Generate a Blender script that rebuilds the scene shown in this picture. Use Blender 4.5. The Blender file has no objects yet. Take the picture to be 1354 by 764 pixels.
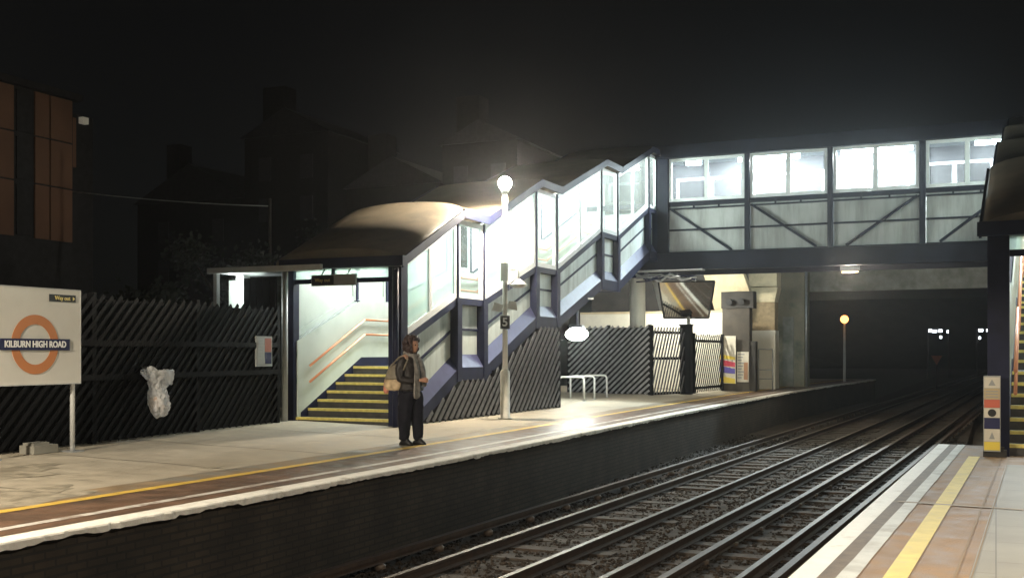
import bpy, bmesh, math, random
from mathutils import Vector, Matrix, noise as mn
random.seed(7)
scene = bpy.context.scene
COL = scene.collection
R = math.radians
V = Vector

# ------------------------------------------------------------------ materials
MATS = {}
def mat(name, col, rough=.6, metal=0., var=.0, vscale=4., bump=0., bscale=40., emit=None, estr=0., spec=.5,
        dirt=None, dscale=1.2, dlo=.5, dhi=.7, rvar=0., streak=False):
    if name in MATS: return MATS[name]
    m = bpy.data.materials.new(name); m.use_nodes = True
    nt = m.node_tree; b = nt.nodes['Principled BSDF']; L = nt.links.new
    b.inputs['Base Color'].default_value = (*col, 1)
    b.inputs['Roughness'].default_value = rough
    b.inputs['Metallic'].default_value = metal
    b.inputs['Specular IOR Level'].default_value = spec
    tc = nt.nodes.new('ShaderNodeTexCoord')
    out = None
    if var > 0:
        n = nt.nodes.new('ShaderNodeTexNoise'); n.inputs['Scale'].default_value = vscale; n.inputs['Detail'].default_value = 6
        L(tc.outputs['Object'], n.inputs['Vector'])
        r = nt.nodes.new('ShaderNodeMapRange'); r.inputs['From Min'].default_value = .3; r.inputs['From Max'].default_value = .7
        r.inputs['To Min'].default_value = 1 - var; r.inputs['To Max'].default_value = 1 + var
        L(n.outputs['Fac'], r.inputs['Value'])
        mx = nt.nodes.new('ShaderNodeMix'); mx.data_type = 'RGBA'; mx.blend_type = 'MULTIPLY'; mx.inputs['Factor'].default_value = 1
        mx.inputs['A'].default_value = (*col, 1); L(r.outputs['Result'], mx.inputs['B'])
        out = mx.outputs['Result']
        if rvar > 0:
            q = nt.nodes.new('ShaderNodeMapRange'); q.inputs['From Min'].default_value = .35; q.inputs['From Max'].default_value = .65
            q.inputs['To Min'].default_value = rough - rvar; q.inputs['To Max'].default_value = rough + rvar
            L(n.outputs['Fac'], q.inputs['Value']); L(q.outputs['Result'], b.inputs['Roughness'])
    if dirt is not None:
        n2 = nt.nodes.new('ShaderNodeTexNoise'); n2.inputs['Scale'].default_value = dscale; n2.inputs['Detail'].default_value = 8
        n2.inputs['Roughness'].default_value = .65
        if streak:
            mp = nt.nodes.new('ShaderNodeMapping'); mp.inputs['Scale'].default_value = (2.6, 2.6, .35)
            L(tc.outputs['Object'], mp.inputs['Vector']); L(mp.outputs[0], n2.inputs['Vector'])
        else: L(tc.outputs['Object'], n2.inputs['Vector'])
        r2 = nt.nodes.new('ShaderNodeMapRange'); r2.inputs['From Min'].default_value = dlo; r2.inputs['From Max'].default_value = dhi
        L(n2.outputs['Fac'], r2.inputs['Value'])
        m2 = nt.nodes.new('ShaderNodeMix'); m2.data_type = 'RGBA'
        m2.inputs['A'].default_value = (*col, 1); m2.inputs['B'].default_value = (*dirt, 1)
        if out: L(out, m2.inputs['A'])
        L(r2.outputs['Result'], m2.inputs['Factor']); out = m2.outputs['Result']
    if out: L(out, b.inputs['Base Color'])
    if bump > 0:
        n3 = nt.nodes.new('ShaderNodeTexNoise'); n3.inputs['Scale'].default_value = bscale; n3.inputs['Detail'].default_value = 5
        L(tc.outputs['Object'], n3.inputs['Vector'])
        bp = nt.nodes.new('ShaderNodeBump'); bp.inputs['Strength'].default_value = bump; bp.inputs['Distance'].default_value = .02
        L(n3.outputs['Fac'], bp.inputs['Height']); L(bp.outputs['Normal'], b.inputs['Normal'])
    if emit:
        b.inputs['Emission Color'].default_value = (*emit, 1); b.inputs['Emission Strength'].default_value = estr
    MATS[name] = m
    return m

def brick_mat(name, c1, c2, mortar, swap, w=.225, h=.075, ms=.012, rough=.85, bump=.5, dirt=None, scale=1., nlo=.45):
    m = bpy.data.materials.new(name); m.use_nodes = True
    nt = m.node_tree; b = nt.nodes['Principled BSDF']; L = nt.links.new
    tc = nt.nodes.new('ShaderNodeTexCoord'); s = nt.nodes.new('ShaderNodeSeparateXYZ'); c = nt.nodes.new('ShaderNodeCombineXYZ')
    L(tc.outputs['Object'], s.inputs[0])
    L(s.outputs[swap[0]], c.inputs['X']); L(s.outputs[swap[1]], c.inputs['Y'])
    t = nt.nodes.new('ShaderNodeTexBrick'); L(c.outputs[0], t.inputs['Vector'])
    t.inputs['Scale'].default_value = scale; t.inputs['Brick Width'].default_value = w; t.inputs['Row Height'].default_value = h
    t.inputs['Mortar Size'].default_value = ms
    t.inputs['Color1'].default_value = (*c1, 1); t.inputs['Color2'].default_value = (*c2, 1); t.inputs['Mortar'].default_value = (*mortar, 1)
    n = nt.nodes.new('ShaderNodeTexNoise'); n.inputs['Scale'].default_value = 1.7; n.inputs['Detail'].default_value = 8
    L(tc.outputs['Object'], n.inputs['Vector'])
    r = nt.nodes.new('ShaderNodeMapRange'); r.inputs['From Min'].default_value = .3; r.inputs['From Max'].default_value = .7
    r.inputs['To Min'].default_value = nlo; r.inputs['To Max'].default_value = 1.3 if nlo < .6 else 1.08
    L(n.outputs['Fac'], r.inputs['Value'])
    mx = nt.nodes.new('ShaderNodeMix'); mx.data_type = 'RGBA'; mx.blend_type = 'MULTIPLY'; mx.inputs['Factor'].default_value = 1
    L(t.outputs['Color'], mx.inputs['A']); L(r.outputs['Result'], mx.inputs['B'])
    L(mx.outputs['Result'], b.inputs['Base Color']); b.inputs['Roughness'].default_value = rough
    bp = nt.nodes.new('ShaderNodeBump'); bp.inputs['Strength'].default_value = bump; bp.inputs['Distance'].default_value = .01; bp.invert = True
    L(t.outputs['Fac'], bp.inputs['Height']); L(bp.outputs['Normal'], b.inputs['Normal'])
    return m

def glass_mat(name, tint, gloss=.08, haze=0., hcol=(.7, .75, .72)):
    m = bpy.data.materials.new(name); m.use_nodes = True
    nt = m.node_tree; nt.nodes.clear(); L = nt.links.new
    o = nt.nodes.new('ShaderNodeOutputMaterial')
    t = nt.nodes.new('ShaderNodeBsdfTransparent'); t.inputs['Color'].default_value = (*tint, 1)
    g = nt.nodes.new('ShaderNodeBsdfGlossy'); g.inputs['Roughness'].default_value = .03
    lw = nt.nodes.new('ShaderNodeLayerWeight'); lw.inputs['Blend'].default_value = .5
    pw = nt.nodes.new('ShaderNodeMath'); pw.operation = 'POWER'; pw.inputs[1].default_value = 5; L(lw.outputs['Facing'], pw.inputs[0])
    f = nt.nodes.new('ShaderNodeMath'); f.operation = 'MULTIPLY_ADD'; f.inputs[1].default_value = .8; f.inputs[2].default_value = .03; L(pw.outputs[0], f.inputs[0])
    mx = nt.nodes.new('ShaderNodeMixShader')
    L(f.outputs[0], mx.inputs[0]); L(t.outputs[0], mx.inputs[1]); L(g.outputs[0], mx.inputs[2])
    last = mx.outputs[0]
    if haze > 0:   # translucent film: frosting, and added lamp glow on the bridge panes
        d = nt.nodes.new('ShaderNodeBsdfTranslucent'); d.inputs['Color'].default_value = (*hcol, 1)
        m2 = nt.nodes.new('ShaderNodeMixShader'); m2.inputs[0].default_value = haze
        L(last, m2.inputs[1]); L(d.outputs[0], m2.inputs[2]); last = m2.outputs[0]
    L(last, o.inputs['Surface'])
    MATS[name] = m
    return m

NAVY   = mat('navy_paint', (.012, .015, .040), .5, var=.25, vscale=3, spec=.18)
NAVYL  = mat('lavender_blue_paint', (.052, .055, .125), .45, var=.15, vscale=5)
BLACK  = mat('black_timber', (.004, .004, .0045), .6, var=.4, vscale=6, spec=.07)
SLAT   = mat('black_slat_paint', (.0035, .0035, .004), .5, var=.5, vscale=5, spec=.07)
SLATP  = mat('lamplit_pale_slat', (.24, .24, .24), .45, var=.35, vscale=6)  # black slats painted lighter for the lamplight on the under-bridge fence
SLATL  = mat('lamplit_black_slat', (.085, .085, .09), .35, var=.4, vscale=9)  # slat black lightened for lamplight on the stair screen and gate
WHITE  = mat('white_frame_paint', (.78, .80, .80), .4, var=.06, vscale=5)
CLAD   = mat('pale_cladding', (.50, .55, .53), .5, var=.10, vscale=2.5, dirt=(.26, .28, .25), dlo=.45, dhi=.75, streak=True)
INNER  = mat('pale_green_lining', (.52, .57, .52), .45, var=.07, vscale=2, dirt=(.36, .42, .37), dlo=.55, dhi=.8)
BPANEL = mat('bridge_panel', (.40, .405, .395), .6, var=.12, vscale=1.3, dirt=(.20, .20, .18), dscale=1.1, dlo=.42, dhi=.72, streak=True)
ROOFT  = mat('brown_grey_roof', (.17, .14, .098), .65, var=.2, vscale=1.5, dirt=(.12, .10, .075))
CEIL   = mat('ceiling_white', (.62, .64, .63), .6)
CEILD  = mat('ceiling_grey', (.20, .21, .23), .6)
CONC   = mat('weathered_concrete', (.26, .25, .21), .85, var=.3, vscale=1.5, bump=.3, bscale=20, dirt=(.12, .125, .09), dlo=.45, dhi=.7)
CONCG  = mat('green_stained_concrete', (.23, .205, .14), .85, var=.3, vscale=1.2, bump=.3, bscale=20, dirt=(.08, .09, .06))
STONE  = mat('cream_stone', (.58, .49, .31), .8, var=.15, vscale=2, bump=.3, bscale=15, dirt=(.35, .30, .18), dlo=.5, dhi=.7)
CREAM  = mat('cream_painted_brick', (.74, .72, .62), .7, var=.08, vscale=2, bump=.2, bscale=30)
DARKB  = mat('near_black_matte', (.035, .032, .028), .8, var=.4, vscale=2)  # shared near-black for bridge parts, poles and the void sheet
STEEL  = mat('galvanised_steel', (.42, .43, .44), .42, .6, var=.12, vscale=8)
GREYP  = mat('grey_post_paint', (.50, .51, .50), .45, var=.1, vscale=5)
POSTW  = mat('pale_post_paint', (.70, .70, .66), .4, var=.05)
POSTB  = mat('beige_post_base', (.42, .40, .33), .5, var=.15, vscale=6)
ORAIL  = mat('orange_handrail', (.70, .30, .16), .35, var=.05)
YELLOW = mat('yellow_nosing', (.62, .52, .14), .6, var=.2, vscale=12)
TREAD  = mat('dark_tread', (.05, .048, .045), .7, var=.3, vscale=8)
BOARD  = mat('white_enamel', (.70, .68, .62), .12, var=.03, vscale=3)
ORANGE = mat('orange_enamel', (.56, .22, .085), .25)
SBLUE  = mat('dark_blue_enamel', (.025, .028, .085), .25)
SWHITE = mat('sign_white', (.85, .85, .85), .4)
SYELL  = mat('sign_yellow', (.75, .62, .22), .4)
SBLACK = mat('sign_black', (.014, .014, .014), .35)
SGREY  = mat('sign_grey', (.30, .31, .30), .45)
RUST   = mat('rusty_rail', (.042, .024, .015), .75, var=.35, vscale=7, bump=.2, bscale=60)
RAILT  = mat('polished_rail_head', (.085, .064, .050), .5, .25, var=.25, vscale=5)
CRAILT = mat('conductor_rail_top', (.055, .034, .025), .55, .1, var=.3, vscale=6)
SLEEP  = mat('sleeper_timber', (.046, .029, .017), .85, var=.4, vscale=5, bump=.3, bscale=30, dirt=(.05, .04, .03), dlo=.4, dhi=.6)
CERAM  = mat('insulator_ceramic', (.13, .095, .07), .5)
MIRR   = mat('mirror_face', (.82, .80, .74), .05, 1.0)
RUBB   = mat('black_rubber', (.02, .02, .02), .5)
GLASS  = glass_mat('clear_pane', (.86, .92, .90), haze=.06, hcol=(.8, .86, .85))
GLASSB = glass_mat('bloom_film_pane', (.86, .91, .92), haze=.035, hcol=(.85, .88, .9))  # thin film added so the panes glow around the bridge lights
GLASSF = glass_mat('frosted_pane', (.78, .88, .84), haze=.35, hcol=(.75, .84, .80))
GLASSD = glass_mat('dark_pane', (.35, .4, .42))
TUBE   = mat('fluorescent_tube', (.9, .9, .9), .4, emit=(.86, .96, 1.), estr=22)
BULK   = mat('bulkhead_glow', (.9, .9, .9), .4, emit=(.96, 1., .93), estr=165)
SODIUM = mat('sodium_glow', (.9, .8, .6), .4, emit=(1., .36, .10), estr=4.)
FARW   = mat('far_white_light', (.9, .9, .9), .4, emit=(.85, .92, 1.), estr=7)

# ------------------------------------------------------------------ mesh builder
class MB:
    def __init__(s, tf=None): s.v = []; s.f = []; s.m = []; s.sm = []; s.tf = tf
    def add(s, vs, fs, mi=0, sm=False):
        o = len(s.v); s.v += [V(p) for p in vs]
        for f in fs: s.f.append([o + i for i in f]); s.m.append(mi); s.sm.append(sm)
        return s
    def box(s, x0, x1, y0, y1, z0, z1, mi=0):
        vs = [(x, y, z) for z in (z0, z1) for y in (y0, y1) for x in (x0, x1)]
        return s.add(vs, [(0, 2, 3, 1), (4, 5, 7, 6), (0, 1, 5, 4), (2, 6, 7, 3), (0, 4, 6, 2), (1, 3, 7, 5)], mi)
    def beam(s, p0, p1, w, h, up=(0, 0, 1), mi=0):
        p0, p1 = V(p0), V(p1); d = (p1 - p0).normalized(); sd = d.cross(V(up))
        if sd.length < 1e-4: sd = d.cross(V((0, 1, 0)))
        sd.normalize(); u = sd.cross(d).normalized()
        a, b = sd * w / 2, u * h / 2
        vs = [p - a - b for p in (p0, p1)] + [p + a - b for p in (p0, p1)] + [p + a + b for p in (p0, p1)] + [p - a + b for p in (p0, p1)]
        return s.add(vs, [(0, 2, 4, 6), (1, 7, 5, 3), (0, 1, 3, 2), (2, 3, 5, 4), (4, 5, 7, 6), (6, 7, 1, 0)], mi)
    def tube(s, pts, r, n=10, mi=0, ry=None):
        pts = [V(p) for p in pts]; k = len(pts)
        rs = r if isinstance(r, (list, tuple)) else [r] * k
        t0 = (pts[1] - pts[0]).normalized()
        nrm = t0.cross(V((0, 0, 1)))
        if nrm.length < 1e-3: nrm = V((1, 0, 0))
        nrm.normalize(); vs = []
        for i in range(k):
            t = (pts[min(i + 1, k - 1)] - pts[max(i - 1, 0)]).normalized()
            nrm = (nrm - t * nrm.dot(t)).normalized(); bn = t.cross(nrm)
            for j in range(n):
                a = 2 * math.pi * j / n
                vs.append(pts[i] + (nrm * math.cos(a) + bn * math.sin(a) * (ry or 1)) * rs[i])
        fs = [(i * n + j, i * n + (j + 1) % n, (i + 1) * n + (j + 1) % n, (i + 1) * n + j) for i in range(k - 1) for j in range(n)]
        s.add(vs, fs, mi, True)
        o = len(s.v) - len(vs)
        s.f += [[o + j for j in range(n)][::-1], [o + (k - 1) * n + j for j in range(n)]]; s.m += [mi, mi]; s.sm += [False, False]
        return s
    def prism(s, poly, vec, mi=0):
        n = len(poly); a = [V(p) for p in poly]; b = [p + V(vec) for p in a]
        return s.add(a + b, [list(range(n))[::-1], [n + i for i in range(n)]] + [(i, (i + 1) % n, n + (i + 1) % n, n + i) for i in range(n)], mi)
    def yz(s, poly, x0, x1, mi=0):
        return s.prism([(x0, y, z) for y, z in poly], (x1 - x0, 0, 0), mi)
    def frame_yz(s, outer, inner, x0, x1, mi=0):   # ring between two YZ polygons
        n = len(outer)
        vs = [(x, y, z) for x in (x0, x1) for pl in (outer, inner) for y, z in pl]
        fs = []
        for i in range(n):
            j = (i + 1) % n
            fs += [(i, j, n + j, n + i), (2 * n + i, 3 * n + i, 3 * n + j, 2 * n + j), (i, 2 * n + i, 2 * n + j, j), (n + i, n + j, 3 * n + j, 3 * n + i)]
        return s.add(vs, fs, mi)
    def loft(s, rings, mi=0, cap=True, sm=True):
        n = len(rings[0]); o = len(s.v); s.v += [V(p) for r_ in rings for p in r_]
        for i in range(len(rings) - 1):
            for j in range(n):
                s.f.append([o + i * n + j, o + i * n + (j + 1) % n, o + (i + 1) * n + (j + 1) % n, o + (i + 1) * n + j]); s.m.append(mi); s.sm.append(sm)
        if cap:
            s.f += [[o + j for j in range(n)][::-1], [o + (len(rings) - 1) * n + j for j in range(n)]]; s.m += [mi, mi]; s.sm += [sm, sm]
        return s
    def ball(s, c, r, n=12, mi=0, sc=(1, 1, 1), jit=0., rnd=None):
        c = V(c); rings = []
        for i in range(1, n):
            t = math.pi * i / n
            rings.append([c + V((r * sc[0] * math.sin(t) * math.cos(2 * math.pi * j / (2 * n)), r * sc[1] * math.sin(t) * math.sin(2 * math.pi * j / (2 * n)), -r * sc[2] * math.cos(t))) * (1 if not jit else 1) for j in range(2 * n)])
        if jit:
            for rg in rings:
                for q in rg:
                    k = 1 + (rnd or random).uniform(-jit, jit); q.xyz = c + (q - c) * k
        return s.loft(rings, mi)
    def build(s, name, mats, parent=None, recalc=True):
        me = bpy.data.meshes.new(name)
        vs = [s.tf(p) for p in s.v] if s.tf else s.v
        me.from_pydata([tuple(p) for p in vs], [], s.f)
        for m in (mats if isinstance(mats, (list, tuple)) else [mats]): me.materials.append(m)
        me.polygons.foreach_set('material_index', s.m); me.polygons.foreach_set('use_smooth', s.sm)
        if recalc:
            bm = bmesh.new(); bm.from_mesh(me); bmesh.ops.recalc_face_normals(bm, faces=bm.faces); bm.to_mesh(me); bm.free()
        me.update()
        o = bpy.data.objects.new(name, me); COL.objects.link(o)
        if parent is not None: attach(o, parent)
        return o

def attach(o, p):
    """parent o to p; o's mesh is in world coordinates"""
    o.parent = p
    w = Matrix.Identity(4); q = p; chain = []
    while q is not None: chain.append(q); q = q.parent
    top = chain[-1]
    o.matrix_parent_inverse = Matrix.Translation(top.location).inverted() if len(chain) == 1 else Matrix.Identity(4)
def thing(name, label, cat, loc=(0, 0, 0), group=None):
    o = bpy.data.objects.new(name, None); COL.objects.link(o); o.location = loc; o.empty_display_size = .2
    return tag(o, label, cat, group)
def tag(o, label, cat, group=None, kind=None):
    o['label'] = label; o['category'] = cat
    if group: o['group'] = group
    if kind: o['kind'] = kind
    return o
def struct(o, kind='structure'): o['kind'] = kind; return o
def copy_tree(o, parent=None):
    c = o.copy(); COL.objects.link(c)
    if parent is not None:
        c.parent = parent; c.matrix_parent_inverse = o.matrix_parent_inverse.copy()
    for ch in list(o.children): copy_tree(ch, c)
    return c
def light(name, typ, loc, power, col=(1, 1, 1), parent=None, size=.1, rot=None, sy=None, spread=None):
    l = bpy.data.lights.new(name, typ); l.energy = power; l.color = col
    if typ == 'POINT': l.shadow_soft_size = size
    if typ == 'AREA':
        l.shape = 'RECTANGLE'; l.size = size; l.size_y = sy or size
        if spread: l.spread = spread
    if typ == 'SPOT': l.shadow_soft_size = size; l.spot_size = spread or 2.; l.spot_blend = .08
    o = bpy.data.objects.new(name, l); COL.objects.link(o); o.location = loc
    if rot: o.rotation_euler = rot
    if parent is not None: attach(o, parent)
    return o
def text(name, body, mat_, h, origin, xdir, up, parent, depth=.004, align='CENTER', bold=0., sx=1.):
    cu = bpy.data.curves.new(name, 'FONT'); cu.body = body; cu.size = h / .70; cu.align_x = align; cu.align_y = 'CENTER'
    cu.extrude = depth / 2; cu.offset = bold; cu.materials.append(mat_)
    tmp = bpy.data.objects.new(name, cu); COL.objects.link(tmp)
    me = bpy.data.meshes.new_from_object(tmp.evaluated_get(bpy.context.evaluated_depsgraph_get())); bpy.data.objects.remove(tmp)
    o = bpy.data.objects.new(name, me); COL.objects.link(o)
    x = V(xdir).normalized(); y = V(up).normalized(); z = x.cross(y)
    mtx = Matrix((x, y, z)).transposed().to_4x4() @ Matrix.Diagonal((sx, 1, 1, 1)); mtx.translation = V(origin)
    attach(o, parent); o.matrix_basis = mtx
    return o

# ------------------------------------------------------------------ ground and platforms
def lerp_tab(tab, y):
    if y <= tab[0][0]: return tab[0][1]
    for (a, b), (c, d) in zip(tab, tab[1:]):
        if y <= c: return b + (d - b) * (y - a) / (c - a)
    return tab[-1][1]
LE = [(-30, -7.35), (0, -7.2), (7, -7.13), (11, -6.98), (16, -6.95), (22, -7.02), (30, -7.08), (41, -7.02), (50, -6.7), (63, -5.95)]
def le(y): return sum(lerp_tab(LE, y + d) for d in (-3, -1.5, 0, 1.5, 3)) / 5
def re_(y): return -1.26 + .035 * (y - 7.4)
def pz(x): return .1 * min(1, max(0, (-9 - x) / 4))

PLAT = mat('platform_asphalt', (.43, .375, .285), .68, var=.16, vscale=3.5, bump=.25, bscale=55, dirt=(.36, .315, .24), dscale=.55, dlo=.48, dhi=.68, rvar=.14)
PLATB = mat('platform_edge_brown', (.16, .095, .06), .48, var=.3, vscale=4, bump=.25, bscale=45, dirt=(.09, .06, .042), dscale=1.6, dlo=.45, dhi=.65, rvar=.12, spec=.25)
PLATT = mat('platform_worn_tan', (.26, .185, .105), .6, var=.25, vscale=3, bump=.25, bscale=45, dirt=(.22, .20, .16), dscale=1.4, dlo=.45, dhi=.6, rvar=.12)
COPE = mat('white_coping_paint', (.78, .75, .68), .75, var=.1, vscale=5, bump=.3, bscale=30, dirt=(.30, .26, .20), dscale=2.4, dlo=.55, dhi=.72)
LINEW = mat('worn_white_line', (.58, .55, .50), .55, var=.1, vscale=6, dirt=(.20, .13, .09), dscale=2.2, dlo=.50, dhi=.66)
LINEY = mat('worn_yellow_line', (.70, .46, .08), .5, var=.12, vscale=6, dirt=(.28, .19, .10), dscale=2.5, dlo=.56, dhi=.72)
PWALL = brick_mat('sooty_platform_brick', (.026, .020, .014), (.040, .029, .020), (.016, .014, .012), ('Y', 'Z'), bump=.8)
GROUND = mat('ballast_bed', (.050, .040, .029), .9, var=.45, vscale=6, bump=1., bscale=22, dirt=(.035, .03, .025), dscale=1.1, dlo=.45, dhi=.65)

struct(MB().add([(-400, -200, -1.25), (400, -200, -1.25), (400, 700, -1.25), (-400, 700, -1.25)], [(0, 1, 2, 3)]).build('ground', GROUND))

def strip(name, edge, o0, o1, y0, y1, m, z=.004, step=.5, zf=None, jit=0.):
    mb = MB(); n = int((y1 - y0) / step) + 1; vs = []
    for i in range(n + 1):
        y = y0 + (y1 - y0) * i / n
        for o in (o0, o1):
            x = edge(y) + o + (random.uniform(-jit, jit) if jit else 0)
            vs.append((x, y, z + (zf(x) if zf else 0)))
    return struct(mb.add(vs, [(2 * i, 2 * i + 1, 2 * i + 3, 2 * i + 2) for i in range(n)]).build(name, m))

# left platform: top sheet, coping, brick face, painted lines
mb = MB(); ys = [-30 + i for i in range(94)]; xs = [-9., -10, -11, -12, -13, -16.5]
vs = []
for y in ys:
    vs.append((le(y) - .42, y, 0))
    vs += [(x, y, pz(x)) for x in xs]
k = len(xs) + 1
mb.add(vs, [(i * k + j, i * k + j + 1, (i + 1) * k + j + 1, (i + 1) * k + j) for i in range(len(ys) - 1) for j in range(k - 1)])
struct(mb.build('platform', PLAT))
PSTAIN = mat('platform_stain', (.35, .305, .23), .5, var=.35, vscale=6, rvar=.2)
rs = random.Random(21)
for k in range(8):    # dark dried-in patches and repairs
    cx_, cy_ = rs.uniform(-12.4, -8.9), rs.uniform(7.5, 24); ra = rs.uniform(.08, .35); m = MB()
    if k < 6: cx_ = rs.uniform(-9.6, -8.7)
    m.add([(cx_ + ra * 1.0 * (1 + .35 * math.sin(3 * a + k)) * math.cos(a), cy_ + ra * 1.9 * (1 + .3 * math.sin(4 * a + 2 * k)) * math.sin(a), pz(cx_ + ra * math.cos(a)) + .005 + .0001 * k) for a in [2 * math.pi * j / 22 for j in range(22)]], [list(range(22))])
    struct(m.build('platform_stain', PSTAIN))
PJOINT = mat('platform_joint', (.12, .105, .08), .8)
for k in range(9):
    y_ = 6 + k * 2.6 + rs.uniform(-.2, .2); pts = [(-8.85 - q * .35, y_ + rs.uniform(-.03, .03)) for q in range(13)]
    m = MB(); m.add([(x, y + o, pz(x) + .0035) for x, y in pts for o in (-.011, .011)], [(2 * i, 2 * i + 1, 2 * i + 3, 2 * i + 2) for i in range(12)]); struct(m.build('platform_joint', PJOINT))
mb = MB(); n = 0; vs = []
rr = random.Random(3); y = -4.; drop = 0.
while y < 63:
    if rr.random() < .25: drop = rr.uniform(0, .022)
    e = le(y) + rr.uniform(-.018, .012) - (rr.uniform(.01, .03) if rr.random() < .05 else 0)
    vs += [(le(y) - .43, y, .0), (e - .012, y, .003), (e, y, -.010), (e - .006 + rr.uniform(-.01, .01), y, -.045 - drop + rr.uniform(-.007, .007)), (e - .14, y, -.10 - drop)]
    n += 1; y += .07
mb.add(vs, [(i * 5 + j, i * 5 + j + 1, (i + 1) * 5 + j + 1, (i + 1) * 5 + j) for i in range(n - 1) for j in range(4)], 0)
for i in range(n - 1): mb.m[i * 4 + 3] = 1
struct(mb.build('platform_coping', [COPE, DARKB]))
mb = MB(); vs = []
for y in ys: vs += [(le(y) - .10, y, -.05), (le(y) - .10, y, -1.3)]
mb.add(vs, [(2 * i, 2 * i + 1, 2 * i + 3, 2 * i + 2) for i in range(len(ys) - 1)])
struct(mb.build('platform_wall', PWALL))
struct(MB().box(-16.5, -6.1, 63, 63.3, -1.3, .0).build('platform_wall', PWALL))
strip('platform_edge_band', le, -.27, -1.38, -4, 62, PLATB, .004)
strip('platform_worn_band', le, -1.50, -2.0, -4, 62, PLATT, .003, jit=.05)
strip('white_line', le, -.50, -.62, -4, 62, LINEW, .008, jit=.006)
strip('yellow_line', le, -1.34, -1.50, -4, 62, LINEY, .009)

# right platform
RTAN = mat('right_platform_tan', (.33, .215, .125), .6, var=.2, vscale=4, bump=.25, bscale=60, dirt=(.27, .18, .11), dscale=1.1, dlo=.45, dhi=.65, rvar=.12)
RSLAB = brick_mat('right_platform_slabs', (.33, .305, .25), (.31, .285, .235), (.20, .18, .15), ('Y', 'X'), w=.9, h=.6, ms=.006, rough=.55, bump=.3, nlo=.88)
RWHITE = mat('right_white_line', (.82, .80, .74), .5, var=.06, vscale=6, dirt=(.50, .46, .38), dscale=3, dlo=.55, dhi=.75)
RWHIT2 = mat('right_worn_white_line', (.56, .55, .50), .5, var=.1, vscale=6, dirt=(.34, .30, .24), dscale=2.2, dlo=.48, dhi=.7)
RYELL = mat('right_yellow_line', (.74, .58, .10), .5, var=.1, vscale=6, dirt=(.50, .40, .16), dscale=3, dlo=.55, dhi=.75)
REDGE = mat('right_edge_grey', (.17, .125, .085), .6, var=.25, vscale=7, bump=.3, bscale=50)
YE = 19.1
mb = MB(); vs = []; yr = [-20 + i * (YE + 20) / 40 for i in range(41)]
for y in yr: vs += [(re_(y), y, 0), (7., y, 0)]
mb.add(vs, [(2 * i, 2 * i + 1, 2 * i + 3, 2 * i + 2) for i in range(40)])
struct(mb.build('platform', RTAN))
struct(MB().box(.2, 7, YE, 46, -1.3, .0).build('platform', RTAN))
mb = MB(); vs = []
for y in yr: vs += [(re_(y), y, .001), (re_(y) + .012, y, -.06), (re_(y) + .06, y, -.07), (re_(y) + .08, y, -1.3)]
mb.add(vs, [(4 * i + j, 4 * i + j + 1, 4 * i + 5 + j, 4 * i + 4 + j) for i in range(40) for j in range(3)])
mb.add([(re_(YE), YE, 0), (.2, YE, 0), (.2, YE, -1.3), (re_(YE), YE, -1.3)], [(0, 1, 2, 3)])
struct(mb.build('platform_wall', PWALL))
strip('platform_edge_band', re_, .16, .30, -6, YE, REDGE, .004)
strip('white_line', re_, .0, .17, -6, YE, RWHITE, .006)
strip('white_line', re_, .285, .405, -6, YE, RWHIT2, .007, jit=.004)
strip('yellow_line', re_, .565, .715, -6, YE - 2.1, RYELL, .008)
mb = MB(); vs = []
for y in [i * .5 - 6 for i in range(45)]: vs += [(re_(y) + 1.08, y, .004), (6.5, y, .004)]
struct(mb.add(vs, [(2 * i, 2 * i + 1, 2 * i + 3, 2 * i + 2) for i in range(44)]).build('paving', RSLAB))
SEAM = mat('paving_seam', (.30, .22, .14), .7)
strip('paving_joint', re_, .985, 1.0, -6, YE - 2.2, SEAM, .007)
strip('paving_joint', re_, 1.09, 1.10, -6, YE - 2.2, SEAM, .009)
struct(MB().add([(-.9, 11.55, .0085), (2.2, 11.15, .0085), (2.2, 11.27, .0085), (-.9, 11.63, .0085)], [(0, 1, 2, 3)]).build('paving_joint', mat('paving_repair', (.36, .28, .19), .6, var=.15)))

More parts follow.
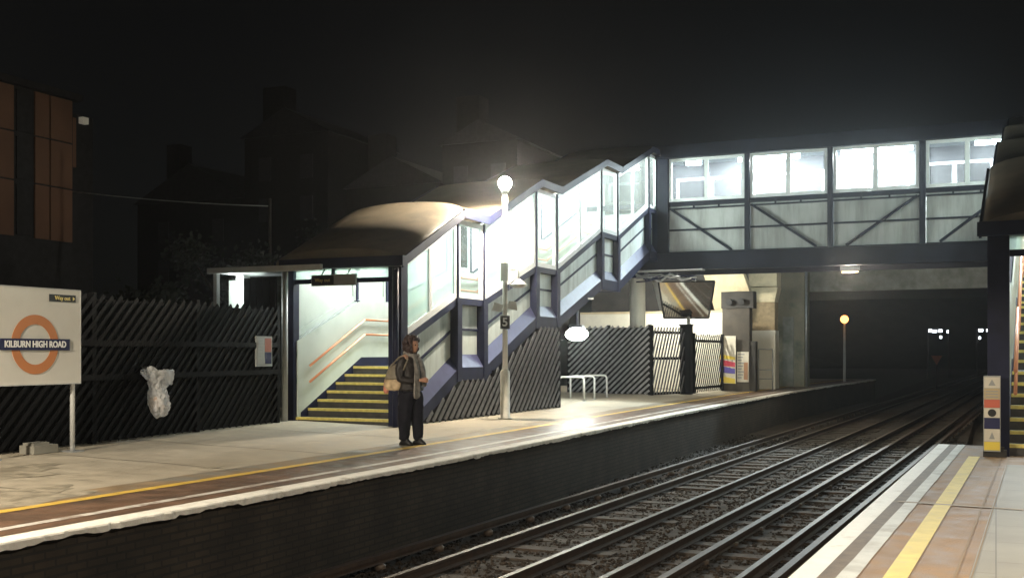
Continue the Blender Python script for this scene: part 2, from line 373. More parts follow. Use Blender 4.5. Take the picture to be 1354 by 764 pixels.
# ------------------------------------------------------------------ tracks
def tx(x10): return lambda y: x10 + .04 * (y - 10)
def rail_mesh(x10, z, conductor=False):
    mb = MB(); f = tx(x10)
    pr = ([(-.036, 0), (.036, 0), (.038, -.03), (.012, -.045), (.012, -.10), (.06, -.12), (.06, -.135), (-.06, -.135), (-.06, -.12), (-.012, -.10), (-.012, -.045), (-.038, -.03)]
          if not conductor else [(-.045, 0), (.045, 0), (.045, -.05), (.02, -.06), (.02, -.09), (.05, -.105), (-.05, -.105), (-.02, -.09), (-.02, -.06), (-.045, -.05)])
    rings = [[(f(y) + a, y, z + b) for a, b in pr] for y in (-20, 5, 20, 40, 80, 160)]
    mb.loft(rings, 1, sm=False)
    n = len(pr)
    for i in range(5): mb.m[i * n] = 0
    return mb
def track(label, x10s, cond, xa, xb, y0):
    t = thing('railway_track', label, 'railway track', (tx((xa + xb) / 2)(20), 20, -1.15), 'railway tracks between the platforms')
    for x in x10s: rail_mesh(x, -.95).build('rail', [RAILT, RUST], t)
    for x, z in cond: rail_mesh(x, z, True).build('conductor_rail', [CRAILT, RUST], t)
    y = y0; r2 = random.Random(int(abs(xa) * 10)); i = 0
    while y < 70 and i < 95:
        a, b = tx(xa)(y) + r2.uniform(-.05, .05), tx(xb)(y) + r2.uniform(-.05, .05)
        MB().box(a, b, y - .125 + r2.uniform(-.02, .02), y + .125, -1.22, -1.078 + r2.uniform(-.018, .008)).build('sleeper', SLEEP, t)
        for x, z in cond:
            if i % 2 == 0 and i < 60:
                c = tx(x)(y); MB().tube([(c, y, -1.1), (c, y, -1.04), (c, y, z - .104)], [.07, .075, .04], 8).build('insulator', CERAM, t)
        y += .70; i += 1
    return t
track('farther railway track beside the left platform, its brown conductor rail nearest the platform wall', [-6.07, -4.95], [(-6.76, -.90)], -6.4, -4.65, 8.5)
track('nearer railway track beside the right platform edge, with worn timber sleepers showing', [-3.97, -2.64], [(-3.40, -.955), (-2.24, -.90)], -4.2, -2.3, 9.0)
# ballast stones
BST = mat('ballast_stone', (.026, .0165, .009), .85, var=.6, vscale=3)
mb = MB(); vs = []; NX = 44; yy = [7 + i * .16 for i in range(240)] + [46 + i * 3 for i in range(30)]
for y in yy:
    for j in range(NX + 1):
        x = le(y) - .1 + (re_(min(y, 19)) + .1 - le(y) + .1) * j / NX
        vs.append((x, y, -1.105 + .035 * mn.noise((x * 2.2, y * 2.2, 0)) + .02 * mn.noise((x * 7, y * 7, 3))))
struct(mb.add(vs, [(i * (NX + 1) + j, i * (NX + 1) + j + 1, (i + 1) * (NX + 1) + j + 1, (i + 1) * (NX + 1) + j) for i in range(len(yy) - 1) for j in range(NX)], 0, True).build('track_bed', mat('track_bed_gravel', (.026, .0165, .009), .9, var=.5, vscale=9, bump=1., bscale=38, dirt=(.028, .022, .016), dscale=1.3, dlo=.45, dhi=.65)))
mb = MB(); rr = random.Random(11)
ico = [V((math.cos(a) * math.cos(b), math.sin(a) * math.cos(b), math.sin(b))) for b in (-.9, 0, .9) for a in (0, 1.26, 2.51, 3.77, 5.03)]
icf = [(0, 1, 6, 5), (1, 2, 7, 6), (2, 3, 8, 7), (3, 4, 9, 8), (4, 0, 5, 9), (5, 6, 11, 10), (6, 7, 12, 11), (7, 8, 13, 12), (8, 9, 14, 13), (9, 5, 10, 14), (10, 11, 12, 13, 14)]
for i in range(22000):
    y = 8.5 + 26 * rr.random() ** 1.6; x = rr.uniform(le(y) - .08, re_(min(y, 19)) + .06)
    s = rr.uniform(.014, .036); c = V((x, y, -1.10 + .035 * mn.noise((x * 2.2, y * 2.2, 0)) + .02 * mn.noise((x * 7, y * 7, 3)) + rr.uniform(-.01, .006)))
    e = Matrix.Rotation(rr.uniform(0, 6.3), 3, 'Z') @ Matrix.Rotation(rr.uniform(0, 1), 3, 'X')
    mb.add([c + e @ V((p.x * s * rr.uniform(.8, 1.2), p.y * s * rr.uniform(.6, 1.1), p.z * s * rr.uniform(.6, .9))) for p in ico], icf)
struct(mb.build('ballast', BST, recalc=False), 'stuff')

# ------------------------------------------------------------------ stairs
YP = [18.75, 21.2, 22.52, 25.62, 27.05, 30.65, 32.15, 35.45, 36.36]
FZ = [0, 1.18, 1.18, 2.42, 2.42, 3.66, 3.66, 4.9, 4.9]
WB = [1.74, 2.67, 2.67, 3.66, 3.66, 5.04, 5.04, 6.33, 6.33]
EZ = [3.23, 4.38, 4.38, 5.66, 5.66, 6.97, 6.97, 8.17, 8.17]
W = 2.7
def stairs(label, tf, flip, loc, on=1.):
    t = thing('station_staircase', label, 'staircase', loc, 'covered station stairs')
    M = lambda: MB(tf)
    lp = lambda a, y, i: a[i] + (a[i + 1] - a[i]) * (y - YP[i]) / (YP[i + 1] - YP[i])
    # steps, landings
    for i in range(8):
        y0, y1 = YP[i], YP[i + 1]; z0, z1 = FZ[i], FZ[i + 1]
        if i % 2 == 0:
            n = 7; run = (y1 - y0) / n; rise = (z1 - z0) / n
            for k in range(n):
                ya = y0 + k * run; zt = z0 + (k + 1) * rise
                st = M().box(-W + .16, -.2, ya, ya + run + .03, zt - rise - .02, zt - .004).build('step', TREAD, t)
                M().box(-W + .17, -.21, ya - .012, ya + .075, zt - .05, zt + .002).build('nosing', YELLOW, st)
            M().yz([(y0, z0 - .12 if i else .0), (y1, z1 - .12), (y1, z1 - .32), (y0 + (.0 if i else .6), z0 - .32 if i else .0)], -W + .1, -.1).build('soffit', NAVY, t)
        else:
            M().box(-W + .16, -.2, y0 + .03, y1 - .01, z0 - .3, z0).build('landing', TREAD, t)
    # both sides
    for side in (0, 1):
        X = lambda a: (a if side == 0 else -W - a)        # a=0 outer face, negative inward
        for i in range(8):
            y0, y1 = YP[i], YP[i + 1]
            f0, f1, w0, w1, e0, e1 = FZ[i], FZ[i + 1], WB[i], WB[i + 1], EZ[i], EZ[i + 1]
            # stringer band and the pale sill above it
            b = M(); b.yz([(y0, f0 - .30), (y1, f1 - .30), (y1, f1 - .02), (y0, f0 - .02)], X(0), X(-.2)); b.build('stringer', NAVY, t)
            ya, yb = y0 + .10, y1 - .10
            if side == 0 or True:
                fa, fb = lp(FZ, ya, i), lp(FZ, yb, i)
                b = M(); b.add([(X(0), ya, fa - .018), (X(0), yb, fb - .018), (X(-.17), yb, fb + .27), (X(-.17), ya, fa + .27)], [(0, 1, 2, 3)])
                b.add([(X(-.012), ya, fa - .03), (X(-.012), yb, fb - .03), (X(-.18), yb, fb + .25), (X(-.18), ya, fa + .25)], [(3, 2, 1, 0)])
                b.build('sill', NAVYL, t)
                wa, wb = lp(WB, ya, i), lp(WB, yb, i)
                # lower cladding panel in its dark frame, with a mid rail
                p = M().yz([(ya, fa + .24), (yb, fb + .24), (yb, wb - .10), (ya, wa - .10)], X(-.165), X(-.20)).build('panel', CLAD, t)
                ma, mb_ = (fa + .27 + wa - .14) / 2, (fb + .27 + wb - .14) / 2
                M().beam((X(-.155), ya, ma), (X(-.155), yb, mb_), .04, .05).build('mid_rail', NAVY, t)
            # rail below the windows
            M().yz([(y0, w0 - .14), (y1, w1 - .14), (y1, w1), (y0, w0)], X(-.02), X(-.19)).build('window_rail', NAVY if side == 0 or i > 1 else CLAD, t)
            # window
            s = .035; ya, yb = y0 + s, y1 - s
            lo = [lp(WB, ya, i) + .002, lp(WB, yb, i) + .002]; hi = [lp(EZ, ya, i) - .02, lp(EZ, yb, i) - .02]
            fw = .11 if i % 2 == 0 else .09
            O = [(ya, lo[0]), (yb, lo[1]), (yb, hi[1]), (ya, hi[0])]
            sl = (lo[1] - lo[0]) / (yb - ya); sh = (hi[1] - hi[0]) / (yb - ya)
            I = [(ya + fw, lo[0] + sl * fw + fw * 1.25), (yb - fw, lo[1] - sl * fw + fw * 1.25), (yb - fw, hi[1] - sh * fw - fw * 1.1), (ya + fw, hi[0] + sh * fw - fw * 1.1)]
            w = M(); w.frame_yz(O, I, X(-.04), X(-.12))
            if i % 2 == 0 and (side == 0 or i > 1):
                ym = (ya + yb) / 2; w.yz([(ym - .06, lp(WB, ym - .06, i) + .08), (ym + .06, lp(WB, ym + .06, i) + .08), (ym + .06, lp(EZ, ym + .06, i) - .1), (ym - .06, lp(EZ, ym - .06, i) - .1)], X(-.045), X(-.115))
            wo = w.build('window', WHITE if side == 0 or i > 1 else INNER, t)
            if side == 0:
                M().yz(I, X(-.075), X(-.085)).build('pane', GLASSF if i in (0, 2) else GLASS, wo)
            else:
                mid = [((I[0][0] + I[1][0]) / 2, (I[0][1] + I[1][1]) / 2), ((I[2][0] + I[3][0]) / 2, (I[2][1] + I[3][1]) / 2)]
                for h_, pl in ((0, [I[0], mid[0], mid[1], I[3]]), (1, [mid[0], I[1], I[2], mid[1]])):
                    if i == 3: M().yz(pl, X(-.075), X(-.085)).build('pane', GLASSD, wo)
                    else: M().yz(pl, X(-.07), X(-.09)).build('pane', INNER, wo)
            # inner lining below the windows
            M().yz([(y0, f0 - .02), (y1, f1 - .02), (y1, w1 - .02), (y0, w0 - .02)], X(-.21), X(-.235)).build('lining', INNER, t)
            M().yz([(y0 + (.0 if i else .1), f0 - .02), (y1, f1 - .02), (y1, f1 + .2), (y0 + (.0 if i else .1), f0 + .2 + (.06 if i == 0 else 0))], X(-.237), X(-.25)).build('skirting', NAVY, t)
            # handrails
            if True:
                g = .3 if i == 0 else 0
                for h in (.95, .62):
                    M().tube([(X(-.33), y0 + g, lp(FZ, y0 + g, i) + h + (.12 if i % 2 == 0 else .09)), (X(-.33), y1, f1 + h + .09)], .026, 8).build('handrail', ORAIL, t)
        # posts
        for j, y in enumerate(YP):
            if j == 0:
                if side == 0: M().box(X(.03), X(-.26), y - .13, y + .13, .0, EZ[0] + .02).build('post', NAVY, t)
                else: M().box(X(.0), X(-.2), y - .1, y + .1, .0, EZ[0]).build('post', NAVY, t)
            else:
                M().box(X(.02), X(-.2), y - .105, y + .105, FZ[j] - .32, WB[j] - .02).build('post', NAVY, t)
                M().box(X(-.015), X(-.15), y - .036, y + .036, WB[j] - .02, EZ[j]).build('post', NAVY, t)
    # roof
    for i in range(8):
        y0, y1 = YP[i], YP[i + 1]; e0, e1 = EZ[i], EZ[i + 1]
        if i == 0: y0 -= .22; e0 -= .10
        hw, cx_ = (W + .24) / 2, -W / 2 - .02
        arc = [(cx_ + hw * math.cos(a), .17 + (.25 if i < 2 else .07) * math.sin(a)) for a in [math.pi * q / 16 for q in range(17)]]
        poly = [(cx_ + hw, y0, e0 + .035)] + [(x, y0, e0 + z) for x, z in arc] + [(cx_ - hw, y0, e0 + .035)]
        rm = M().prism(poly, (0, y1 - y0, e1 - e0))
        rm.sm = [False, False] + [True] * (len(rm.f) - 2); rm.build('roof', ROOFT, t)
        for xa, xb in ((.14, .102), (-W - .142, -W - .18)):
            M().yz([(y0 - .02, e0 + .0), (y1 + .02, e1 + .0), (y1 + .02, e1 + .19), (y0 - .02, e0 + .19)], xa, xb).build('fascia', NAVY, t)
        M().yz([(YP[i], EZ[i] - .005), (y1, e1 - .005), (y1, e1 + .03), (YP[i], EZ[i] + .03)], -.16, -W + .16).build('ceiling', CEIL, t)
        ym = (YP[i] + y1) / 2; zm = lp(EZ, ym, i) - .07; sl = (EZ[i + 1] - EZ[i]) / (y1 - YP[i])
        fx = M().beam((-W / 2, ym - .55, zm - sl * .55), (-W / 2, ym + .55, zm + sl * .55), .12, .06).build('ceiling_light', WHITE, t)
        M().tube([(-W / 2, ym - .52, zm - .05 - sl * .52), (-W / 2, ym + .52, zm - .05 + sl * .52)], .02, 8).build('tube', TUBE, fx)
        p = tf(V((-W / 2, ym, zm - .12)))
        light('tube_light', 'POINT', p, ((110 if i == 0 else 170 if i == 2 else 560) if i % 2 == 0 else (120 if i == 1 else 420)) * on, (.95, 1., .97), t, .12)
    # entrance
    yf = YP[0]
    M().box(-W + .2, -.26, yf - .11, yf + .11, 3.17, 3.32).build('lintel', NAVY, t)
    M().box(-W + .2, -.26, yf - .05, yf + .05, 2.88, 2.97).build('lintel', NAVY, t)
    M().box(-1.62, -1.56, yf - .06, yf + .06, 2.97, 3.17).build('fanlight_bar', NAVY, t)
    M().box(-W + .2, -.26, yf - .012, yf + .0, 2.97, 3.17).build('fanlight', GLASSF, t)
    M().box(-W - .02, .16, yf - .30, yf - .18, 3.16, 3.36).build('fascia', NAVY, t)
    for s in ((-.02, -W + .11) if not flip else ()):
        M().tube([(s + .02, yf - .30, .02 if s < -1 else .05), (s + .02, yf - .30, 3.12)], .062, 12).build('downpipe', GREYP if s < -1 else NAVY, t)
    return t
tfL = lambda p: V((-10.6 + p.x, p.y, p.z))
KR = (36.36 - 17.4) / (36.36 - 18.75)
def tfR(p):
    y = 17.4 + (p.y - 18.75) * KR
    return V((-.08 - p.x + .030 * (y - 17.4), y, p.z))
stL = stairs('covered white stair with blue frames climbing from the far platform behind the lamp post', tfL, False, (-10.6, 18.75, 0))
stR = stairs('dark covered stair with yellow step edges climbing from the near platform at the right', tfR, True, (-.08, 17.4, 0), .5)

BNAVY = mat('bridge_dark_paint', (.010, .011, .020), .55, var=.3, vscale=2, spec=.15)
# ------------------------------------------------------------------ footbridge
YB = 36.42
bx = [(-10.2, -7.62), (-7.44, -4.96), (-4.78, -2.19), (-1.99, .38), (.58, 2.9)]
fb = thing('footbridge', 'covered footbridge with lit windows and pale panels spanning above the tracks', 'footbridge', (-5, YB, 4.3))
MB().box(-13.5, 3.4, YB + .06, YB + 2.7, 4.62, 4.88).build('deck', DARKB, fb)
MB().box(-13.5, 3.4, YB - .12, YB + .10, 4.30, 4.84).box(-13.5, 3.4, YB - .20, YB + .12, 4.26, 4.30).box(-13.5, 3.4, YB - .20, YB + .12, 4.84, 4.875).build('bottom_girder', BNAVY, fb)
MB().box(-13.5, 3.4, YB + 2.6, YB + 2.8, 4.28, 4.87).build('bottom_girder', BNAVY, fb)
MB().box(-13.5, 3.4, YB - .05, YB + .14, 6.44, 6.585).build('window_rail', BNAVY, fb)
MB().box(-13.6, 3.5, YB - .18, YB + 2.95, 8.36, 8.48).build('roof', ROOFT, fb)
MB().box(-13.6, 3.5, YB - .22, YB - .182, 8.06, 8.50).build('fascia', BNAVY, fb)
MB().box(-13.4, 3.3, YB - .178, YB + .15, 8.06, 8.355).build('header', BNAVY, fb)
MB().box(-13.4, 3.3, YB + .152, YB + 2.55, 8.28, 8.34).build('ceiling', CEILD, fb)
MB().box(-13.4, 3.3, YB + 2.56, YB + 2.68, 7.80, 8.35).build('header', BNAVY, fb)
for x0, x1 in [(-10.6, -10.21)] + [(bx[i][1] + .01, bx[i + 1][0] - .01) for i in range(4)]:
    MB().box(x0, x1, YB - .16, YB + .12, 4.878, 8.055).build('post', BNAVY, fb)
for i, (x0, x1) in enumerate(bx):
    MB().box(x0, x1, YB + .02, YB + .06, 4.88, 6.435).build('panel', BPANEL, fb)
    MB().box(x0, x1, YB - .04, YB + .018, 5.60, 5.66).build('mid_rail', BNAVY, fb)
    MB().box(x0, x1, YB - .06, YB + .018, 6.33, 6.375).build('pipe_rail', BNAVY, fb)
    for q in (.33, .66): MB().box(x0 + (x1 - x0) * q - .025, x0 + (x1 - x0) * q + .025, YB - .055, YB + .015, 6.376, 6.438).build('bracket', BNAVY, fb)
    a, b = ((x0 + .05, x1 - .1) if i < 2 else (x1 - .05, x0 + .1))
    if i in (0,): b = x1 - .45
    if i == 1: b = x1 - .35
    if i in (2, 3): b = x0 + .4
    MB().beam((a, YB - .085, 6.36), (b, YB - .085, 4.90), .08, .13, up=(0, 1, 0)).build('brace', BNAVY, fb)
    for (yy, zl, zh, nm) in ((YB - .06, 6.595, 8.05, 0), (YB + 2.58, 6.62, 7.79, 1)):
        w = MB(); fw = .10
        dx = 0 if nm == 0 else -.45
        X0, X1 = x0 + dx, x1 + dx
        w.box(X0, X1, yy, yy + .07, zl, zl + fw).box(X0, X1, yy, yy + .07, zh - fw, zh).box(X0, X0 + fw, yy, yy + .07, zl + fw, zh - fw).box(X1 - fw, X1, yy, yy + .07, zl + fw, zh - fw)
        xm = (X0 + X1) / 2; w.box(xm - .07, xm + .07, yy + .002, yy + .068, zl + fw, zh - fw)
        wo = w.build('window', WHITE, fb)
        for p0, p1 in ((X0 + fw, xm - .07), (xm + .07, X1 - fw)): MB().box(p0, p1, yy + .03, yy + .036, zl + fw, zh - fw).build('pane', GLASSB if nm == 0 else GLASSD, wo)
MB().box(-13.4, 3.3, YB + 2.57, YB + 2.64, 4.88, 6.61).build('panel', CLAD, fb)
MB().box(-13.5, -13.42, YB + .15, YB + 2.6, 4.88, 8.34).build('end_wall', CLAD, fb); MB().box(3.32, 3.4, YB + .15, YB + 2.6, 4.88, 8.34).build('end_wall', CLAD, fb)
for k, (xc, ln, pw) in enumerate(((-9.6, .5, 60), (-7.9, .3, 60), (-6.75, 1.5, 260), (-3.55, 2.2, 380), (-.2, .8, 50))):
    fx = MB().box(xc - ln / 2 - .05, xc + ln / 2 + .05, YB + .85, YB + 1.07, 8.22, 8.276).build('ceiling_light', WHITE, fb)
    MB().box(xc - ln / 2, xc + ln / 2, YB + .86, YB + 1.06, 7.98, 8.219).build('bloom_diffuser', TUBE, fx)  # lit block made tall to copy the bloom of the ceiling lamps
    light('tube_light', 'AREA', (xc, YB + .96, 7.96), pw * 4.2, (.92, .98, 1.), fb, ln, None, .2)
# pipes and cables slung under the bridge
t = thing('cable_bundle', 'bundle of pipes and cables slung below the left end of the footbridge', 'cables', (-10.5, 35.9, 4.1))
for k in range(6):
    rr = random.Random(k); x = -11.2
    pts = [(x + q * .4, 35.95 + rr.uniform(-.2, .2), 4.02 + rr.uniform(-.14, .16) - .05 * k / 6) for q in range(6)]
    MB().tube(pts, rr.uniform(.02, .045), 8).build('cable', STEEL if k % 2 else NAVY, t)
MB().box(-11.3, -8.9, 35.7, 36.15, 4.21, 4.25).build('tray', STEEL, t)
# supporting column
t = thing('bridge_column', 'round white column holding up the left end of the footbridge', 'column', (-11.42, 36.7, .05))
MB().tube([(-11.42, 36.7, .03), (-11.42, 36.7, 4.05)], .27, 24).build('shaft', CREAM, t)
MB().box(-11.75, -11.09, 36.4, 37.0, 4.05, 4.25).build('capital', NAVY, t)
# lamp below the bridge soffit
t = thing('soffit_lamp', 'small orange lamp fixed under the middle of the footbridge', 'lamp', (-4.3, 36.9, 4.2))
MB().box(-4.6, -4.0, 36.6, 36.75, 4.10, 4.25).build('housing', STEEL, t)
MB().box(-4.55, -4.05, 36.61, 36.74, 4.055, 4.098).build('lens', mat('dim_amber', (.8, .5, .3), .4, emit=(1., .6, .35), estr=1.6), t)
light('soffit_light', 'POINT', (-4.3, 36.68, 3.98), 420, (1., .88, .66), t, .1)

# ------------------------------------------------------------------ slatted fences
def fence(label, p0, p1, h, zb, lean, sp, face, group='black slatted timber fences', sw=.055, post_every=2.4, cols=(SLAT, BLACK), topvar=.05, back=True, name='slatted_fence', hf=None, rails=(.25, .6, 1.), roff=.005):
    """diagonal-slat screen from p0 to p1 (xy); face = +1/-1 side on which the slats sit"""
    p0, p1 = V((*p0, 0)), V((*p1, 0)); d = (p1 - p0); Ln = d.length; d.normalize(); nrm = V((-d.y, d.x, 0)) * face
    t = thing(name, label, 'fence', (p0.x, p0.y, zb), group)
    P = lambda s, z, o: V((p0.x, p0.y, zb + z)) + d * s + nrm * o
    H = hf or (lambda s: h)
    mb = MB(); s = -h * lean; rr = random.Random(int(Ln * 100))
    while s < Ln:
        s0 = s; z0 = .04
        if s0 < 0: z0 = .04 - s0 / lean; s0 = 0.
        s1 = s + (h) * lean; z1 = h + rr.uniform(-topvar, topvar)
        z1 = min(z1, H(min(max(s1, 0), Ln)))
        s1 = s + z1 * lean
        if s1 > Ln: z1 = (Ln - s) / lean; s1 = Ln
        # cut by a sloping top line
        for _ in range(6):
            hh = H(min(max(s1, 0), Ln))
            if z1 > hh: z1 = hh; s1 = s + z1 * lean
        if z1 - z0 > .12:
            a, b = P(s0, z0, .035), P(s1, z1, .035)
            mb.beam(a, b, .022, sw, up=tuple(nrm.cross(b - a).normalized()))
        s += sp
    mb.build('slats', cols[0], t)
    n = max(1, round(Ln / post_every))
    for k in range(n + 1):
        s = Ln * k / n; MB().beam(P(s, 0, -.01), P(s, min(H(s), h) + .04, -.01), .10, .09, up=tuple(d)).build('post', cols[1], t)
    for q in rails:
        hm = min(H(0), H(Ln), h)
        MB().beam(P(0, hm * q - .03, roff), P(Ln, hm * q - .03, roff), .03, .09).build('rail', cols[1], t)
    if back:
        pl = [P(0, .02, -.07), P(Ln, .02, -.07)] + [P(Ln * k / 8, min(H(Ln * k / 8), h) - .05, -.07) for k in range(8, -1, -1)]
        MB().prism(pl, tuple(nrm * -.015)).build('backing', BLACK, t)
    return t
fence('long black slatted fence behind the white name board and hanging bag', (-12.15, 5.), (-13.0, 17.95), 2.28, .09, 1.0, .20, -1, sw=.065, post_every=2.6, rails=(.46, .69), roff=.065)
def hfun(s):
    y = 18.95 + s
    for i in range(8):
        if y <= YP[i + 1]: return max(.15, FZ[i] + (FZ[i + 1] - FZ[i]) * max(0, y - YP[i]) / (YP[i + 1] - YP[i]) - .34)
    return 2.1
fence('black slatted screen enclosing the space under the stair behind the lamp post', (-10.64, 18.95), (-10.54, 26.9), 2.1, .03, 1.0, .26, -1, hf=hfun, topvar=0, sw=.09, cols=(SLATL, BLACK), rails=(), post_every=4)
t = thing('stair_end_panel', 'black boarded end wall under the stair beside the glowing lamp', 'wall panel', (-11.9, 26.95, .05))
MB().box(-13.2, -10.58, 26.92, 27.0, .03, 2.0).build('boarding', BLACK, t)
MB().box(-10.66, -10.52, 26.86, 27.02, .03, 2.05).build('corner_post', BLACK, t)
fence('black slatted fence facing the tracks beside the white hoops under the footbridge', (-13.6, 35.7), (-10.62, 35.5), 2.32, .05, 1.05, .21, -1, post_every=1.58, rails=(), sw=.070, topvar=.06, cols=(SLATP, BLACK))
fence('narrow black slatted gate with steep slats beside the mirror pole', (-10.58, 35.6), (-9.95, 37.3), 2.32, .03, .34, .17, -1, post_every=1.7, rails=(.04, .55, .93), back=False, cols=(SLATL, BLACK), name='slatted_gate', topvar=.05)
fence('short black slatted fence seen edge on beside the coloured poster', (-9.8, 38.2), (-9.5, 41.3), 2.1, .03, .5, .22, -1, post_every=3, rails=(.1, .9), back=False)
t = thing('gate_post', 'thick dark timber post behind the mirror pole', 'post', (-9.95, 37.5, 0))
MB().box(-10.1, -9.72, 37.4, 37.7, .0, 2.42).build('shaft', BLACK, t); MB().box(-10.13, -9.69, 37.37, 37.73, 2.42, 2.46).build('cap', BLACK, t)
# fence/gate between the passage and the stair, with a lit wall slit
t = thing('boarded_gate', 'tall black boarded gate under the flat canopy beside the stair entrance', 'gate', (-13.6, 18.3, .1))
mb = MB()
for k in range(5): mb.box(-14.06 + k * .16, -13.91 + k * .16, 18.28, 18.33, .12, 3.0)
mb.build('boards', BLACK, t)
MB().box(-14.08, -13.26, 18.335, 18.40, 2.2, 2.3).box(-14.08, -13.26, 18.335, 18.40, .4, .5).build('rail', BLACK, t)
t = thing('flat_canopy', 'thin flat canopy on posts over the passage left of the stair entrance', 'canopy', (-14, 18.4, 0))
MB().box(-14.6, -13.45, 17.9, 19.2, 3.10, 3.16).build('roof', STEEL, t)
MB().box(-14.62, -11.9, 17.82, 17.90, 3.08, 3.19).build('edge_trim', GREYP, t)
MB().box(-14.56, -14.48, 17.95, 18.05, .1, 3.09).build('post', GREYP, t)
t = thing('passage_wall', 'pale lit wall glimpsed in a narrow gap left of the black gate', 'wall', (-14.7, 19.5, .1))
MB().box(-15.0, -14.1, 19.0, 19.12, .1, 3.02).build('face', INNER, t); MB().box(-15.0, -14.1, 18.96, 18.998, .1, .25).build('skirting', NAVY, t)
light('passage_light', 'POINT', (-14.5, 18.55, 2.85), 40, (.9, 1., .95), t, .06)
MB().box(-14.5, -14.3, 18.6, 18.8, 3.0, 3.08).build('lamp_box', WHITE, t)
# notice
t = thing('notice_poster', 'small framed notice with red and blue blocks at the stair end of the black fence', 'poster', (-12.9, 17.4, 1.5))
nd = V((-.85, 12.95, 0)).normalized(); nn = V((nd.y, -nd.x, 0)); n0 = V((-12.15, 5, 0)) + nd * (17.40 - 5)
def nq(s0, s1, z0, z1, o0, o1):
    return MB().prism([n0 + nd * s_ + nn * o0 + V((0, 0, z)) for s_, z in ((s0, z0), (s1, z0), (s1, z1), (s0, z1))], nn * (o1 - o0))
PNOT = mat('notice_paper', (.34, .34, .33), .5)
nq(-.27, .27, 1.22, 1.80, .05, .085).build('frame', SGREY, t)
nq(-.235, .0, 1.27, 1.76, .086, .092).build('white_panel', PNOT, t)
m = MB()
for k in range(7):
    q = nq(-.21, -.07 + .02 * (k % 3), 1.34 + k * .06, 1.36 + k * .06, .093, .096); m.add(q.v, q.f)
m.build('text_lines', SGREY, t)
nq(.01, .235, 1.50, 1.76, .086, .092).build('red_panel', mat('notice_red', (.32, .09, .055), .5), t)
nq(.01, .235, 1.27, 1.49, .086, .092).build('blue_panel', SBLUE, t)
# entrance hanging sign
t = thing('hanging_sign', 'half black half grey sign hanging over the stair entrance', 'sign', (-12, 18.45, 2.9))
MB().box(-12.52, -11.50, 18.43, 18.50, 2.81, 3.03).build('panel', SGREY, t)
MB().box(-12.505, -11.99, 18.422, 18.428, 2.83, 3.01).build('black_face', SBLACK, t)
text('lettering', 'Way out', SYELL, .07, (-12.25, 18.42, 2.92), (1, 0, 0), (0, 0, 1), t)
for x in (-12.3, -11.7): MB().tube([(x, 18.47, 3.03), (x, 18.6, 3.17)], .012, 6).build('hanger', STEEL, t)

# ------------------------------------------------------------------ station name board
a0, a1 = V((-12.0, 10.30, 0)), V((-12.02, 11.87, 0)); d = (a1 - a0).normalized(); nx = V((d.y, -d.x, 0))
nb = thing('name_board', 'white station name board with orange ring reading KILBURN HIGH ROAD on two grey posts', 'sign', (-12., 11.05, .08))
def bd(s0, s1, z0, z1, o0, o1):
    m = MB(); m.prism([a0 + d * s + nx * o0 + V((0, 0, z)) for s, z in ((s0, z0), (s1, z0), (s1, z1), (s0, z1))], nx * (o1 - o0)); return m
bd(0, 1.57, 1.06, 2.365, -.02, .02).build('board', BOARD, nb)
m = MB()
for s0, s1, z0, z1 in ((-.012, 1.582, 2.365, 2.38), (-.012, 1.582, 1.045, 1.06), (-.012, 0, 1.06, 2.365), (1.57, 1.582, 1.06, 2.365)):
    q = bd(s0, s1, z0, z1, -.025, .026); m.add(q.v, q.f)
m.build('frame', GREYP, nb)
cs, cz = .757, 1.60; m = MB(); n = 64; vs = []
for j in range(n):
    a = 2 * math.pi * j / n
    for r_ in (.275, .405):
        for o in (.021, .027): vs.append(a0 + d * (cs + r_ * math.cos(a)) + nx * o + V((0, 0, cz + r_ * math.sin(a))))
fs = []
for j in range(n):
    k = (j + 1) % n
    fs += [(4 * j + 1, 4 * j + 3, 4 * k + 3, 4 * k + 1), (4 * j, 4 * j + 1, 4 * k + 1, 4 * k), (4 * j + 2, 4 * k + 2, 4 * k + 3, 4 * j + 3), (4 * j, 4 * k, 4 * k + 2, 4 * j + 2)]
m.add(vs, fs); m.build('ring', ORANGE, nb)
bd(cs - .60, cs + .605, cz - .078, cz + .078, .028, .036).build('bar', SBLUE, nb)
o = text('lettering', 'KILBURN HIGH ROAD', SWHITE, .085, a0 + d * (cs + .002) + nx * .040 + V((0, 0, cz)), d, (0, 0, 1), nb, bold=.004, sx=.885)
bd(1.0, 1.48, 2.20, 2.30, .021, .028).build('way_out_plate', SBLACK, nb)
text('lettering', 'Way out', SYELL, .055, a0 + d * 1.235 + nx * .031 + V((0, 0, 2.25)), d, (0, 0, 1), nb, bold=.001)
q = MB(); q.prism([a0 + d * s + nx * .029 + V((0, 0, z)) for s, z in ((1.425, 2.225), (1.425, 2.275), (1.465, 2.25))], nx * .004); q.build('arrow', SYELL, nb)
for s in (.06, 1.5):
    p = a0 + d * s - nx * .055
    MB().tube([(p.x, p.y, .07), (p.x, p.y, 2.3)], .035, 12).build('post', GREYP, nb)
    MB().box(p.x - .11, p.x + .11, p.y - .11, p.y + .11, .07, .095).build('base_plate', STEEL, nb)

def cloth(o, strength, size, lv=2):
    tx_ = bpy.data.textures.new('crumple', 'CLOUDS'); tx_.noise_scale = size; tx_.noise_depth = 2
    m = o.modifiers.new('smooth', 'SUBSURF'); m.levels = m.render_levels = lv
    d = o.modifiers.new('folds', 'DISPLACE'); d.texture = tx_; d.strength = strength; d.mid_level = .5; d.texture_coords = 'GLOBAL'
    return o
